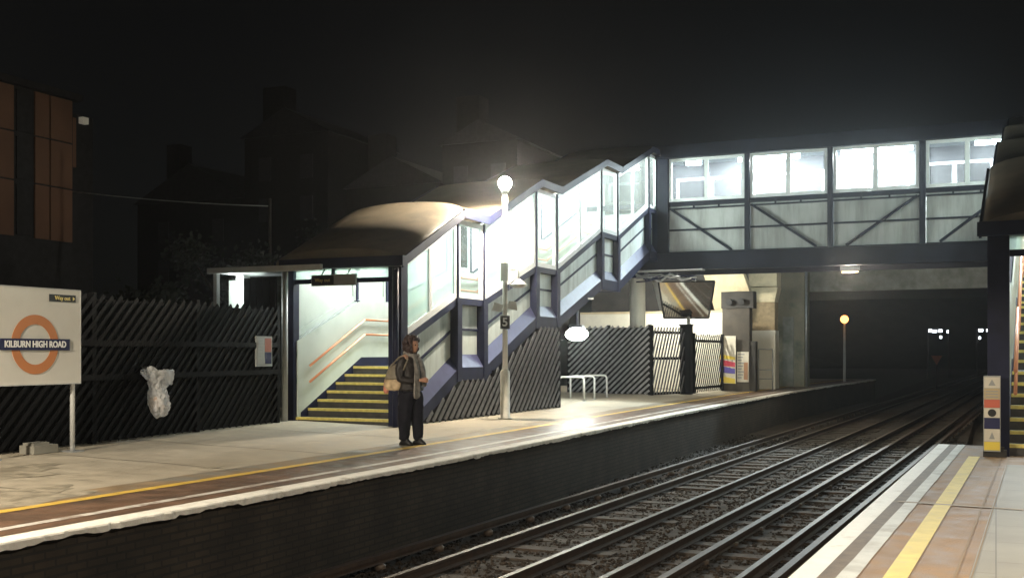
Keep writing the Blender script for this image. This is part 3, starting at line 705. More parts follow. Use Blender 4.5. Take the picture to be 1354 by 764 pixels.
# small concrete block and hanging refuse bag
t = MB()
t.box(-12.42, -12.14, 11.18, 11.60, .085, .20).box(-12.40, -12.2, 11.22, 11.5, .20, .235)
tag(t.build('concrete_block', CONC), 'small rough concrete block on the platform at the foot of the black fence', 'block')
t = thing('refuse_bag', 'translucent white refuse bag hanging from a hoop on the black fence', 'bag', (-12.45, 13.9, .9))
rings = []; NB = 56
prof = [(.44, .03, .03, .06), (.47, .11, .07, .06), (.53, .17, .11, .055), (.60, .19, .13, .05), (.68, .185, .13, .035), (.76, .165, .12, .02), (.84, .15, .11, .01), (.92, .15, .105, 0), (1.0, .165, .11, 0), (1.07, .20, .13, 0), (1.13, .25, .16, 0), (1.18, .285, .17, 0), (1.195, .28, .165, 0)]
fine = []
for (a_, b_) in zip(prof, prof[1:]):
    for q in range(3): fine.append(tuple(a_[k] + (b_[k] - a_[k]) * q / 3 for k in range(4)))
fine.append(prof[-1])
for z, ry, rx, oy in fine:
    ring = []
    for j in range(NB):
        a = 2 * math.pi * j / NB; c_, s_ = math.cos(a), math.sin(a)
        k = 1 + .26 * mn.noise((c_ * 1.6, s_ * 1.6 + z * 1.2, z * 3)) + .22 * abs(mn.noise((c_ * 5 + 3, s_ * 5, z * 4))) + .10 * mn.noise((c_ * 11, s_ * 11, z * 16))
        ring.append((-12.42 + rx * k * c_, 13.92 + oy + ry * k * s_, z))
    rings.append(ring)
BAGM = bpy.data.materials.new('translucent_polythene'); BAGM.use_nodes = True
nt = BAGM.node_tree; bs = nt.nodes['Principled BSDF']; bs.inputs['Base Color'].default_value = (.9, .9, .9, 1); bs.inputs['Roughness'].default_value = .25
tr = nt.nodes.new('ShaderNodeBsdfTransparent'); tl = nt.nodes.new('ShaderNodeBsdfTranslucent'); tl.inputs['Color'].default_value = (.8, .8, .8, 1)
m1 = nt.nodes.new('ShaderNodeMixShader'); m1.inputs[0].default_value = .40; m2 = nt.nodes.new('ShaderNodeMixShader'); m2.inputs[0].default_value = .46
nt.links.new(bs.outputs[0], m1.inputs[1]); nt.links.new(tl.outputs[0], m1.inputs[2]); nt.links.new(m1.outputs[0], m2.inputs[1]); nt.links.new(tr.outputs[0], m2.inputs[2])
nt.links.new(m2.outputs[0], nt.nodes['Material Output'].inputs['Surface'])
m = MB(); m.loft(rings, 0, False); m.f.append(list(range(NB))[::-1]); m.m.append(0); m.sm.append(True); cloth(m.build('bag', BAGM, t), .085, .085, 1)
# turned-down collar over the hoop
rg = []
for z, k0 in ((1.195, 1.0), (1.215, 1.07), (1.20, 1.13), (1.17, 1.15), (1.14, 1.15), (1.11, 1.13)):
    rg.append([(-12.42 + .165 * k0 * (1 + .10 * mn.noise((math.cos(a) * 5, math.sin(a) * 5, z * 9))) * math.cos(a), 13.92 + .28 * k0 * (1 + .10 * mn.noise((math.cos(a) * 4, math.sin(a) * 4, z * 7 + 5))) * math.sin(a), z - (z < 1.19) * max(0, (1.2 - z)) * (1.6 * math.sin(a) + .9 * math.sin(3 * a + 1) + .3)) for a in [2 * math.pi * j / NB for j in range(NB)]])
cloth(MB().loft(rg, 0, False).build('collar', BAGM, t), .06, .07, 1)
MB().tube([(-12.42 + .17 * math.cos(a), 13.92 + .285 * math.sin(a), 1.195) for a in [2 * math.pi * j / 24 for j in range(25)]], .012, 6).build('hoop', STEEL, t)
MB().box(-12.72, -12.58, 13.86, 13.98, 1.1, 1.26).build('bracket', STEEL, t)
m = MB(); rr = random.Random(8)
for k in range(5): m.ball((-12.42 + rr.uniform(-.06, .06), 13.95 + rr.uniform(-.1, .1), .60 + k * .035), .075, 6, 0, (1, 1.2, .8), .15, rr)
m.build('rubbish', mat('paper_rubbish', (.50, .40, .34), .8, var=.4, vscale=14), t)

# ------------------------------------------------------------------ lamp posts
GLOBE = mat('lamp_globe', (.9, .9, .9), .4, emit=(1., .96, .88), estr=30)
GLOBEB = mat('lamp_globe_bright', (.9, .9, .9), .4, emit=(1., .92, .78), estr=380)
def lamp_post(label, x, y, z0, group, power, globe=GLOBE, cone=178):
    t = thing('lamp_post', label, 'lamp post', (x, y, z0), group)
    MB().tube([(x, y, z0), (x, y, z0 + .03), (x, y, z0 + .031), (x, y, z0 + 1.05), (x, y, z0 + 1.10)], [.16, .16, .105, .105, .06], 18).build('base_shaft', POSTB, t)
    MB().tube([(x, y, z0 + 1.08), (x, y, z0 + 4.95)], [.06, .05], 14).build('shaft', POSTW, t)
    MB().tube([(x, y, z0 + 4.95), (x, y, z0 + 5.0), (x, y, z0 + 5.04)], [.052, .08, .09], 14).build('lamp_collar', POSTW, t)
    MB().ball((x, y, z0 + 5.19), .145, 12, 0, (1, 1, 1.0)).build('lamp_globe', globe, t)
    light('lamp_light', 'SPOT', (x, y, z0 + 4.99), power, (1., .87, .68), t, .12, None, None, R(cone))
    return t
lp = lamp_post('tall pale lamp post carrying the number 5 plate and cameras beside the stair', -9.9, 22.05, .02, 'platform lamp posts', 3000, GLOBEB)
# children of the globe must not shade their own lamp
x, y = -9.9, 22.05
rt, fw = V((.915, .4035, 0)), V((.4035, -.915, 0))   # along the picture plane / towards the near platform
pl = V((x, y, 0)) + fw * .085
m = MB(); m.prism([pl + rt * s + V((0, 0, z)) for s, z in ((-.105, 2.0), (.105, 2.0), (.105, 2.29), (-.105, 2.29))], fw * .012); m.build('number_plate', SBLACK, lp)
text('lettering', '5', SWHITE, .18, pl + fw * .016 + V((0, 0, 2.145)), rt, (0, 0, 1), lp, bold=.006)
sp = MB(); c = V((x, y, 2.46)) + rt * -.13 + fw * .05
sp.prism([c + rt * a + V((0, 0, b)) for a, b in ((-.17, -.06), (.05, -.09), (.10, .07), (-.10, .12))], fw * .14); sp.build('loudspeaker', POSTW, lp)
sp = MB(); c = V((x, y, 2.50)) + rt * .13 - fw * .05
sp.prism([c + rt * a + V((0, 0, b)) for a, b in ((-.08, -.05), (.14, -.09), (.12, .10), (-.04, .12))], fw * .12); sp.build('loudspeaker', POSTW, lp)
c = V((x, y, 2.98)) + rt * .30
cam = MB().tube([(x, y, 3.30), tuple(V((x, y, 3.31)) + rt * .24), tuple(c + V((0, 0, .30))), tuple(c + V((0, 0, .10)))], .018, 8).build('camera_bracket', POSTW, lp)
MB().loft([[c + V((r_ * math.cos(a), r_ * math.sin(a), z)) for a in [2 * math.pi * j / 16 for j in range(16)]] for z, r_ in ((.12, .04), (.06, .10), (.0, .20), (-.03, .19), (-.07, .10))]).build('camera_dome', POSTW, lp)
MB().box(x - .05, x + .10, y - .12, y - .05, 3.05, 3.45).build('junction_box', POSTW, lp)
lamp_post('unseen lamp post lighting the far platform from left of the view', -9.9, 1.5, .02, 'platform lamp posts', 14000, cone=164)  # this and the next three posts stand out of view, placed for their light
lamp_post('unseen lamp post lighting the near platform and its grey paving slabs', 2.6, 5.5, .0, 'platform lamp posts', 3900, cone=158)
lamp_post('added unseen lamp post beside the near stair, lighting the bridges', 4.3, 30., .0, 'platform lamp posts', 4500)  # post added to brighten the road bridge beam and footbridge underside
lamp_post('unseen lamp post far back on the near platform, lighting it', 2.6, -9., .0, 'platform lamp posts', 1000)
# bulkhead lamp by the stair end
t = thing('bulkhead_lamp', 'dazzling white bulkhead lamp on a bracket at the back end of the stair', 'lamp', (-10.95, 29.3, 2.0))
MB().ball((-10.92, 29.3, 2.0), .17, 10, 0, (2., .7, 1.1)).build('lens', BULK, t)
MB().box(-11.12, -10.72, 29.2, 29.4, 2.18, 2.26).build('housing', STEEL, t)
MB().beam((-10.9, 29.3, 2.26), (-10.9, 29.3, 3.15), .05, .05).beam((-10.9, 29.3, 2.98), (-10.45, 29.4, 3.02), .05, .05).build('bracket', STEEL, t)
# sodium lamp beyond the road bridge
t = thing('sodium_lamp_post', 'slim post with a glowing orange lamp beyond the road bridge', 'lamp post', (-6.95, 57, 0))
MB().tube([(-6.95, 57, 0), (-6.95, 57, 2.95)], [.07, .05], 10).build('shaft', GREYP, t)
MB().ball((-6.95, 57, 3.13), .20, 10).build('lamp_globe', SODIUM, t)

# ------------------------------------------------------------------ hoops, mirror, things below the bridge
hp = None
for k, (x, y) in enumerate(((-11.02, 30.2), (-11.2, 31.6), (-11.25, 32.9))):
    if hp is None:
        hp = thing('cycle_hoop', '', 'hoop', (x, y, .05), 'white cycle hoops under the footbridge')
        pts = [(x, y, .05), (x, y, .66)] + [(x - .10 + .10 * math.cos(a), y, .66 + .10 * math.sin(a)) for a in (.5, 1.05, 1.57)] + [(x - .68 - .10 * math.sin(a), y, .66 + .10 * math.cos(a)) for a in (0, .5, 1.05)] + [(x - .78, y, .66), (x - .78, y, .05)]
        MB().tube(pts, .028, 10).build('tube', POSTW, hp)
        MB().tube([(x, y, .05), (x, y, .065)], .07, 12).build('foot', STEEL, hp); MB().tube([(x - .78, y, .05), (x - .78, y, .065)], .07, 12).build('foot', STEEL, hp)
        o = hp
    else: o = copy_tree(hp); o.location = (x, y, .05)
    o['label'] = ['white cycle hoop nearest the black stair enclosure', 'white cycle hoop in the middle of the row of three', 'white cycle hoop nearest the black slatted fence'][k]

mr = thing('platform_mirror', 'large framed platform mirror on a pole below the footbridge', 'mirror', (-10.13, 38.7, 0))
MB().tube([(-10.13, 38.7, .0), (-10.13, 38.7, 2.75)], [.075, .06], 12).build('pole', STEEL, mr)
MB().box(-10.40, -9.86, 38.45, 38.95, .0, .05).box(-10.3, -9.96, 38.55, 38.85, .05, .12).build('base_plate', CONC, mr)
nrm = V((.255, -.945, -.205)).normalized(); mc = V((-10.19, 38.62, 3.38)); xr = V((nrm.y, -nrm.x, 0)).normalized() * -1; up = nrm.cross(xr).normalized() * 1
if up.z < 0: up = -up
if xr.x < 0: xr = -xr
P = lambda s, u, o: mc + xr * s + up * u + nrm * o
m = MB(); N = 12
hw = lambda u: .90 + .10 * (u / .66)
vs = [];
for i in range(N + 1):
    for j in range(N + 1):
        u = -.64 + 1.28 * j / N; s = (-1 + 2 * i / N) * (hw(u) - .04)
        vs.append(P(s, u, .06 - (s * s + u * u) * .020))
m.add(vs, [(i * (N + 1) + j, (i + 1) * (N + 1) + j, (i + 1) * (N + 1) + j + 1, i * (N + 1) + j + 1) for i in range(N) for j in range(N)], 0, True)
m.build('mirror_face', MIRR, mr)
m = MB()
for (s0, u0, s1, u1) in ((-.80, -.66, .80, -.66), (-1., .66, 1., .66), (-.80, -.66, -1., .66), (.80, -.66, 1., .66)):
    m.beam(P(s0, u0, .04), P(s1, u1, .04), .05, .12, up=tuple(nrm))
m.build('frame', SBLACK, mr)
MB().prism([P(-.8, -.65, -.02), P(.8, -.65, -.02), P(1., .65, -.02), P(-1., .65, -.02)], nrm * -.04).build('back', SBLACK, mr)
MB().prism([P(-1.0, .65, -.03), P(-.82, -.4, -.03), P(-.95, -.4, -.03), P(-1.22, .65, -.03)], nrm * .02).build('side_flap', GREYP, mr)

t = thing('painted_wall', 'bright cream painted wall behind the mirror and the fences', 'wall', (-11.5, 42, 0))
MB().box(-15.5, -9.6, 42, 42.35, 0, 3.02).build('face', CREAM, t); MB().box(-15.5, -9.58, 41.96, 42.4, 3.02, 3.10).build('coping', STONE, t)
light('wall_light', 'POINT', (-11.0, 39.7, 3.85), 700, (1., .98, .86), t, .15)
MB().box(-11.2, -10.8, 39.6, 39.8, 3.97, 4.10).build('wall_lamp', WHITE, t)
t = thing('stone_abutment', 'worn cream stone block below the bridge end above the dark pillar', 'abutment', (-9.9, 42.5, 3))
MB().prism([(-10.55, 42.6, 4.55), (-9.0, 42.6, 4.55), (-8.75, 42.6, 3.85), (-9.6, 42.6, 3.85), (-9.75, 42.6, 3.12), (-10.1, 42.6, 3.12)], (0, .6, 0)).build('block', STONE, t)
MB().box(-15.5, -10.5, 43.4, 43.6, 0, 6.).build('recess_shade_sheet', DARKB, t)  # dark sheet standing in for the unlit void above the wall
t = thing('equipment_pillar', 'dark brown equipment pillar with boxes on top standing before the cream wall', 'pillar', (-8.95, 41.6, 0))
MB().box(-9.55, -8.52, 41.5, 42.0, 0, 3.15).build('body', mat('dark_brown_cabinet', (.055, .045, .033), .6, var=.3, vscale=3), t)
MB().box(-9.58, -8.36, 41.44, 42.05, 3.15, 3.78).build('head_box', DARKB, t)
for x in (-9.25, -8.8): MB().tube([(x, 41.44, 3.4), (x, 41.30, 3.38)], .12, 12).build('dial', RUBB, t)
MB().box(-8.52, -8.30, 41.55, 41.95, 0, 1.9).build('side_box', DARKB, t)
PRED, PBLU, PYEL = mat('poster_red', (.55, .06, .10), .5), mat('poster_blue', (.12, .10, .40), .5), mat('poster_yellow', (.75, .58, .08), .5)
PCRM = mat('poster_cream', (.62, .58, .48), .5, var=.1)
t = thing('small_poster', 'small pale poster of text fixed low on the dark equipment pillar', 'poster', (-8.76, 41.45, .9))
MB().box(-8.98, -8.54, 41.46, 41.495, .36, 1.50).build('sheet', PCRM, t)
mb = MB()
for k in range(9): mb.box(-8.95, -8.80 + .05 * (k % 3), 41.452, 41.458, .50 + k * .11, .55 + k * .11)
mb.build('text_lines', SGREY, t)
MB().box(-8.72, -8.57, 41.452, 41.458, .45, 1.10).build('coloured_panel', mat('poster_tan', (.45, .25, .14), .5), t)
t = thing('colour_poster', 'colourful poster board with yellow, red and blue bands beside the dark pillar', 'poster', (-9.2, 41.3, 1))
MB().box(-9.62, -9.0, 41.32, 41.36, .3, 2.1).build('sheet', PCRM, t)
for nm, z0, z1, mm in (('yellow_band', .35, .60, PYEL), ('blue_band', .72, .98, PBLU), ('red_band', .98, 1.22, PRED), ('upper_yellow_band', 1.25, 1.42, PYEL)):
    MB().prism([(-9.60, 41.312, z0), (-9.02, 41.312, z0 - .05), (-9.02, 41.312, z1 - .12), (-9.60, 41.312, z1)], (0, .006, 0)).build(nm, mm, t)
t = thing('stone_pier', 'cream stone pier with a worn capital right of the dark equipment pillar', 'pier', (-8.6, 44.8, 0))
MB().box(-9.05, -8.10, 44.5, 45.3, 0, 2.36).build('painted_base', CREAM, t)
MB().box(-9.02, -8.13, 44.53, 45.27, 2.36, 3.50).build('shaft', mat('tan_brickwork', (.30, .22, .12), .8, var=.25, vscale=6, bump=.3, bscale=12), t)
MB().prism([(-9.02, 44.5, 3.5), (-8.13, 44.5, 3.5), (-8.0, 44.5, 4.1), (-9.2, 44.5, 4.1)], (0, .8, 0)).build('capital', STONE, t)
MB().box(-9.15, -8.03, 44.45, 45.4, 4.13, 5.1).build('upper_block', STONE, t)
t = thing('steel_railing', 'small grey steel railing at the foot of the cream stone pier', 'railing', (-8.2, 43, 0))
for x in (-8.47, -7.93): MB().tube([(x, 43, 0), (x, 43, 1.6)], .025, 8).build('post', STEEL, t)
for z in (.45, .8, 1.6): MB().tube([(-8.47, 43, z), (-7.93, 43, z)], .02, 8).build('bar', STEEL, t)

# road bridge
rb = thing('road_bridge', 'wide concrete road bridge crossing the tracks behind the footbridge', 'bridge', (-4, 50, 0))
MB().box(-18, 14, 50, 50.5, 4.18, 5.28).build('edge_beam', CONC, rb)
MB().box(-18, 14, 49.9, 50.5, 5.285, 5.42).build('cornice', mat('pale_cornice', (.42, .41, .36), .8, var=.2), rb)
MB().box(-18, 14, 50.1, 50.35, 5.42, 6.5).build('parapet', CONCG, rb)
MB().box(-18, 14, 50.52, 66, 4.5, 5.2).build('deck', DARKB, rb)
MB().box(-8.70, -7.5, 48, 49.4, 0, 5.27).build('column', CONCG, rb)
MB().box(-8.4, -7.95, 47.9, 47.998, 0, 3.0).build('pilaster', CONC, rb)
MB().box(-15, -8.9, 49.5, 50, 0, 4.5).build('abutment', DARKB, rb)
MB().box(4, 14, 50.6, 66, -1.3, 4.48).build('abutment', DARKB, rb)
MB().tube([(-7.42, 47.95, .0), (-7.42, 47.95, 5.0)], .05, 8).build('downpipe', STEEL, rb)
struct(MB().box(-15.5, 14, 72, 72.3, -1.3, 3.0).build('cutting_wall', DARKB)) if False else None

# far signal lamps
def far_gantry(label, x, y, lights, poles):
    t = thing('signal_gantry', label, 'signal gantry', (x, y, -1.2), 'distant lights down the line')
    for p in poles: MB().tube([(p, y, -1.25), (p, y, 3.9)], .08, 8).build('pole', DARKB, t)
    MB().beam((poles[0], y, 3.95), (poles[-1], y, 3.95), .15, .15).build('crossbeam', DARKB, t)
    for (lx, lz, s) in lights: MB().box(lx - s, lx + s, y - .12, y - .02, lz - .13, lz + .13).build('lamp', FARW, t)
far_gantry('left cluster of tiny white lights far down the dark track', -5.6, 120, [(-6.15, 3.66, .16), (-5.75, 3.6, .22), (-5.2, 3.64, .18), (-5.15, 3.0, .10), (-4.5, 3.55, .08)], (-6.4, -4.4))
far_gantry('right cluster of tiny white lights far down the dark track beside the pillar', -1, 120, [(-1.4, 3.66, .2), (-.75, 3.66, .14), (-1.5, 2.9, .10), (-.55, 3.62, .1)], (-1.8, -.4))
t = thing('warning_triangle', 'dim red warning triangle on a short post beside the distant track', 'sign', (-3.6, 78, -1.2))
MB().tube([(-3.6, 78, -1.25), (-3.6, 78, .7)], .04, 8).build('post', DARKB, t)
MB().prism([(-3.95, 77.95, 1.25), (-3.25, 77.95, 1.25), (-3.6, 77.95, .62)], (0, -.03, 0)).build('plate', mat('dull_red', (.35, .10, .05), .5), t)

# right hand pillar sign
t = thing('pictogram_sign', 'narrow column of safety pictograms on the foot of the near stair pillar', 'sign', (-.05, 17.0, .1))
zz = [(.10, .22, 'yellow_panel', PYEL), (.225, .40, 'white_panel', PCRM), (.405, .56, 'blue_panel', SBLUE), (.565, .70, 'white_panel', PCRM), (.705, .82, 'red_panel', mat('panel_red', (.55, .12, .07), .5)), (.825, .98, 'tan_panel', mat('panel_tan', (.48, .38, .22), .5)), (.985, 1.14, 'white_panel', PCRM)]
MB().box(-.165, .06, 17.06, 17.10, .08, 1.16).build('backboard', SGREY, t)
ps = [MB().box(-.155, .05, 17.05, 17.058, a, b).build(nm, mm, t) for a, b, nm, mm in zz]
q = MB(); q.prism([(-.10, 17.046, 1.02), (-.005, 17.046, 1.02), (-.052, 17.046, 1.11)], (0, .003, 0)); q.build('pictogram', SGREY, ps[6])
q = MB(); q.tube([(-.052, 17.048, .632), (-.052, 17.044, .632)], .055, 16); q.build('pictogram', SBLACK, ps[3])
q = MB(); q.prism([(-.09, 17.046, .26), (-.015, 17.046, .26), (-.052, 17.046, .36)], (0, .003, 0)); q.build('pictogram', SGREY, ps[1])
q = MB()
for k in range(3): q.box(-.135, .03, 17.045, 17.049, .85 + k * .04, .865 + k * .04)
q.build('text_lines', SGREY, ps[5])
t = thing('pillar_footing', 'dark square footing at the base of the near stair pillar', 'footing', (-.05, 17.3, 0))
MB().box(-.17, .14, 17.12, 17.7, 0.0, .10).build('plinth', DARKB, t); MB().box(-.14, .11, 17.15, 17.66, .10, .14).build('chamfer', DARKB, t)

# ------------------------------------------------------------------ background
BANKM = mat('dark_bank_earth', (.03, .03, .022), .95, var=.4, vscale=.6, bump=.5, bscale=3)
mb = MB(); vs = []
for i in range(14):
    y = -20 + i * 12
    vs += [(-16.4, y, -.1), (-22, y, 1.2 + .3 * math.sin(i)), (-30, y, 2.6 + .5 * math.sin(i * 1.7)), (-120, y, 3.5)]
struct(mb.add(vs, [(i * 4 + j, i * 4 + j + 1, i * 4 + 5 + j, i * 4 + 4 + j) for i in range(13) for j in range(3)]).build('bank', BANKM))
struct(MB().add([(-60, 190, -1.3), (60, 190, -1.3), (60, 215, 16), (-60, 215, 16), (60, 300, 16), (-60, 300, 16)], [(0, 1, 2, 3), (3, 2, 4, 5)]).build('horizon_screen_bank', BANKM))  # dark slope added to shut off the bright horizon under the bridge
BR = mat('orange_brown_cladding', (.30, .15, .085), .7, var=.18, vscale=.5)
BDK = mat('dark_facade', (.03, .028, .03), .7, var=.3)
t = thing('clad_building', 'block with orange brown cladding panels between dark window strips, far left', 'building', (-36, 26, 2))
MB().box(-44, -32.06, 12, 31.35, 2, 11.0).build('wall', BDK, t)
for (ya, yb) in ((27.0, 28.55), (29.5, 30.15), (30.22, 31.25)):
    zs = [5.6, 7.62, 9.35, 11.0]
    for z0, z1 in zip(zs, zs[1:]): MB().box(-32.055, -31.98, ya, yb, z0 + .03, z1 - .03).build('cladding', BR, t)
for (ya, yb) in ((28.6, 29.45),):
    for z0, z1 in ((5.7, 7.5), (7.7, 9.2), (9.4, 10.9)): f = MB().box(-32.058, -32.0, ya + .1, yb - .1, z0, z1).build('window', BDK, t)
MB().box(-44.3, -31.8, 11.8, 31.6, 11.0, 11.25).build('roof', BDK, t)
MB().box(-40, -32.6, 31.36, 32.9, 2, 10.7).build('stair_tower', BDK, t)
MB().box(-32.55, -32.45, 31.6, 31.9, 8.6, 10.5).build('tower_cladding', BR, t)
wl = MB().box(-32.58, -32.36, 32.15, 32.45, 10.35, 10.6).build('wall_lamp', mat('dim_wall_lamp', (.8, .75, .6), .5, emit=(1., .9, .7), estr=.09), t)
light('facade_fill', 'POINT', (-27.5, 28, 7.), 1.1, (1., .55, .3), t, .5)  # bare point light with no fixture, brightens the cladding
HB = mat('dark_house_brick', (.018, .014, .012), .9, var=.3)
def house(label, x, y, w, h, ch):
    t = thing('terraced_house', label, 'house', (x, y, 3), 'dark houses beyond the bank')
    MB().box(x - w, x + w, y, y + 9, 2, h).build('wall', HB, t)
    r = MB().prism([(x - w - .3, y - .2, h), (x + w + .3, y - .2, h), (x, y - .2, h + w * .55)], (0, 9.4, 0)).build('roof', BDK, t)
    MB().box(x - w * .5 - ch, x - w * .5 + ch, y + 1, y + 2.4, h + w * .18, h + w * .55 + 1.8).build('chimney', HB, r)
    for k in (-.5, .5):
        for z in (h - 2.2, h - 5): MB().box(x + w * k - .5, x + w * k + .5, y - .03, y, z - .8, z + .8).build('window', BDK, t)
house('tall dark house with a chimney silhouetted behind the stair roof at left', -44.2, 62, 3.4, 16.2, .9)
house('lower dark house silhouetted behind the bank between the clad block and the tall house', -54, 64, 5, 12.5, .6)
house('dark house silhouetted above the covered stair and lamp post', -29.6, 62, 2.6, 14.6, .8)
house('dark house silhouetted behind the left end of the covered stair', -37, 64, 3.6, 12.6, .7)
LEAF = mat('dark_leaf', (.02, .026, .014), .7, var=.3); BARK = mat('dark_bark', (.05, .038, .028), .9, var=.3)
def crown(c, r, n, rnd):
    m = MB()
    blobs = [c + V((rnd.gauss(0, .5) * r, rnd.gauss(0, .5) * r, rnd.gauss(0, .38) * r)) for _ in range(14)]
    for i in range(n):
        b = rnd.choice(blobs); p = b + V((rnd.gauss(0, .2) * r, rnd.gauss(0, .2) * r, rnd.gauss(0, .17) * r))
        a = V((rnd.gauss(0, 1), rnd.gauss(0, 1), rnd.gauss(0, 1))).normalized(); q = a.orthogonal().normalized(); s = rnd.uniform(.05, .13)
        m.add([p - a * s, p + q * s * .6, p + a * s, p - q * s * .6], [(0, 1, 2, 3)])
    return m, blobs
for k, (x, y, r, h, lab) in enumerate(((-24, 31, 1.7, 3.6, 'dark bushy tree right of the clad building'), (-27, 41, 2.2, 4.8, 'dark broad tree behind the bank left of the tall house'), (-23, 46, 2.0, 5.6, 'dark narrow tree behind the covered stair'), (-20, 22, 1.2, 2.4, 'low dark tree behind the black slatted fence'))):
    rnd = random.Random(k + 20); t = thing('tree', lab, 'tree', (x, y, 1.5), 'dark trees on the bank')
    m, bl = crown(V((x, y, h)), r, 6000, rnd); m.build('crown', LEAF, t, recalc=False)
    tk = MB().tube([(x, y, .6), (x + .1, y, h * .5), (x, y + .1, h)], [.28, .18, .06], 8)
    for b in bl[:7]: tk.tube([(x, y, h * rnd.uniform(.45, .7)), tuple(b)], [.09, .02], 6)
    tk.build('trunk', BARK, t)
t = thing('overhead_cable', 'thin pale overhead cable running from the clad building to a dark pole', 'cable', (-40, 35, 8))
MB().tube([(-31.9 - .0, 31.2 + (45 - 31.2) * 0, 7.55)] + [(-31.9 + 7.1 * q, 31.2 + 2.6 * q, 7.55 - .62 * q - .35 * q * (1 - q)) for q in (.2, .4, .6, .8, 1.)], .022, 6).build('cable', GREYP, t)
MB().tube([(-24.8, 33.8, 1.4), (-24.8, 33.8, 7.2)], .06, 8).build('pole', BARK, t)

# ------------------------------------------------------------------ the waiting woman
def person():
    c0 = V((-8.62, 15.5, .004)); yaw = R(-10); cy, sy = math.cos(yaw), math.sin(yaw)
    T = lambda p: V((c0.x + p[0] * cy - p[1] * sy, c0.y + p[0] * sy + p[1] * cy, c0.z + p[2]))
    SKIN = mat('skin', (.36, .19, .12), .5, var=.08, vscale=20); HAIR = mat('dark_brown_hair', (.028, .012, .010), .55, var=.5, vscale=30, bump=.6, bscale=60)
    JACK = mat('dark_jacket', (.022, .019, .018), .5, spec=.2, var=.4, vscale=14, bump=.25, bscale=25)
    TROU = mat('charcoal_trousers', (.011, .011, .016), .7, spec=.08, var=.25, vscale=10)
    SCAR = mat('grey_scarf', (.19, .175, .155), .8, var=.35, vscale=16, bump=.3, bscale=50); SHOE = mat('black_shoe', (.012, .011, .011), .4, spec=.2)
    root = thing('person', 'woman in dark jacket and wide trousers waiting on the platform with a grey scarf', 'person', tuple(c0))
    # body: one skinned surface
    vs, es, rs = [], [], []
    def chain(pts, rad, start=None):
        prev = start
        for p, r_ in zip(pts, rad):
            vs.append(p); rs.append(r_); i = len(vs) - 1
            if prev is not None: es.append((prev, i))
            prev = i
        return prev
    pel = chain([(0, 0, .93)], [.13])
    ch = chain([(0, 0, 1.07), (-.01, 0, 1.22), (-.01, 0, 1.37)], [.115, .125, .10], pel)
    nk = chain([(.0, 0, 1.46), (.012, 0, 1.52)], [.05, .05], ch)
    for s in (-1, 1):
        q = -.06 if s < 0 else .065; chain([(.0, .085 * s, .86), (.012 + q * .5, .09 * s, .50), (q - .01, .09 * s, .10)], [.085, .06, .042], pel)
        f = .10 if s < 0 else -.02
        a = vs[-1]; chain([(a[0] + .03, a[1], .05), (a[0] + .13, a[1], .035)], [.04, .034], len(vs) - 1)
    for s in (-1, 1):
        sh = chain([(-.01, .15 * s, 1.40), (-.03, .20 * s, 1.33)], [.065, .055], ch)
        el = chain([(-.05, .235 * s, 1.09), (.10, .18 * s, 1.03), (.245, .06 * s, 1.045)], [.042, .035, .025], sh)
        hd = chain([(.285, .045 * s, 1.045)], [.032], el)
        palm = vs[-1]
        for k in range(4):
            o = (k - 1.5) * .017
            chain([(palm[0] + .025, palm[1] - .012 * s, palm[2] - o), (palm[0] + .05, palm[1] - .028 * s, palm[2] - o - .006), (palm[0] + .052 - .004 * abs(k - 1), palm[1] - .052 * s, palm[2] - o - .012)], [.009, .009, .008], hd)
        chain([(palm[0] + .005, palm[1] - .02 * s, palm[2] + .032), (palm[0] + .03, palm[1] - .036 * s, palm[2] + .04)], [.011, .009], hd)
    me = bpy.data.meshes.new('body_skeleton'); me.from_pydata([tuple(T(v)) for v in vs], es, [])
    o = bpy.data.objects.new('body_skeleton', me); COL.objects.link(o)
    o.modifiers.new('s', 'SKIN'); sv = me.skin_vertices[0].data
    for i, r_ in enumerate(rs): sv[i].radius = (r_, r_)
    sv[0].use_root = True
    sb = o.modifiers.new('d', 'SUBSURF'); sb.levels = sb.render_levels = 2
    dg = bpy.context.evaluated_depsgraph_get(); em = bpy.data.meshes.new_from_object(o.evaluated_get(dg))
    bm = MB(); bm.add([v.co.copy() for v in em.vertices], [list(p.vertices) for p in em.polygons], 0, True)
    bpy.data.objects.remove(o)
    # head joined to the same mesh: shaped rings with brow, nose, lips, chin
    hc = V((.035, 0, 1.60)); rings = []; NJ = 28
    prof = [(-.125, .045, .045), (-.11, .058, .050), (-.09, .074, .060), (-.06, .086, .069), (-.03, .092, .074), (0, .096, .077), (.03, .098, .079), (.06, .094, .076), (.085, .08, .066), (.105, .055, .046), (.116, .02, .018)]
    for z, rx, ry in prof:
        ring = []
        for j in range(NJ):
            a = 2 * math.pi * j / NJ; x = rx * math.cos(a); y = ry * math.sin(a); fr = max(0, math.cos(a))
            w = math.exp(-(y / .016) ** 2) * fr
            x += w * (.026 * math.exp(-((z + .022) / .018) ** 2) + .012 * math.exp(-((z - .0) / .02) ** 2) + .008 * math.exp(-((z + .062) / .012) ** 2) + .010 * math.exp(-((z + .098) / .018) ** 2))
            x -= .010 * fr * (math.exp(-((abs(y) - .032) / .014) ** 2)) * math.exp(-((z - .005) / .014) ** 2)
            ring.append(T(hc + V((x, y, z))))
        rings.append(ring)
    bm.loft(rings)
    for s in (-1, 1): bm.ball(T((.03, .078 * s, 1.59)), .03, 6, 0, (.6, .35, 1))
    for s in (-1, 1): pass
    body = bm.build('body', SKIN, root)
    EYE = mat('eye_dark', (.015, .01, .01), .2)
    for s in (-1, 1):
        MB().ball(T((.035 + .083, .032 * s, 1.605)), .011, 6).build('eye', EYE, root)
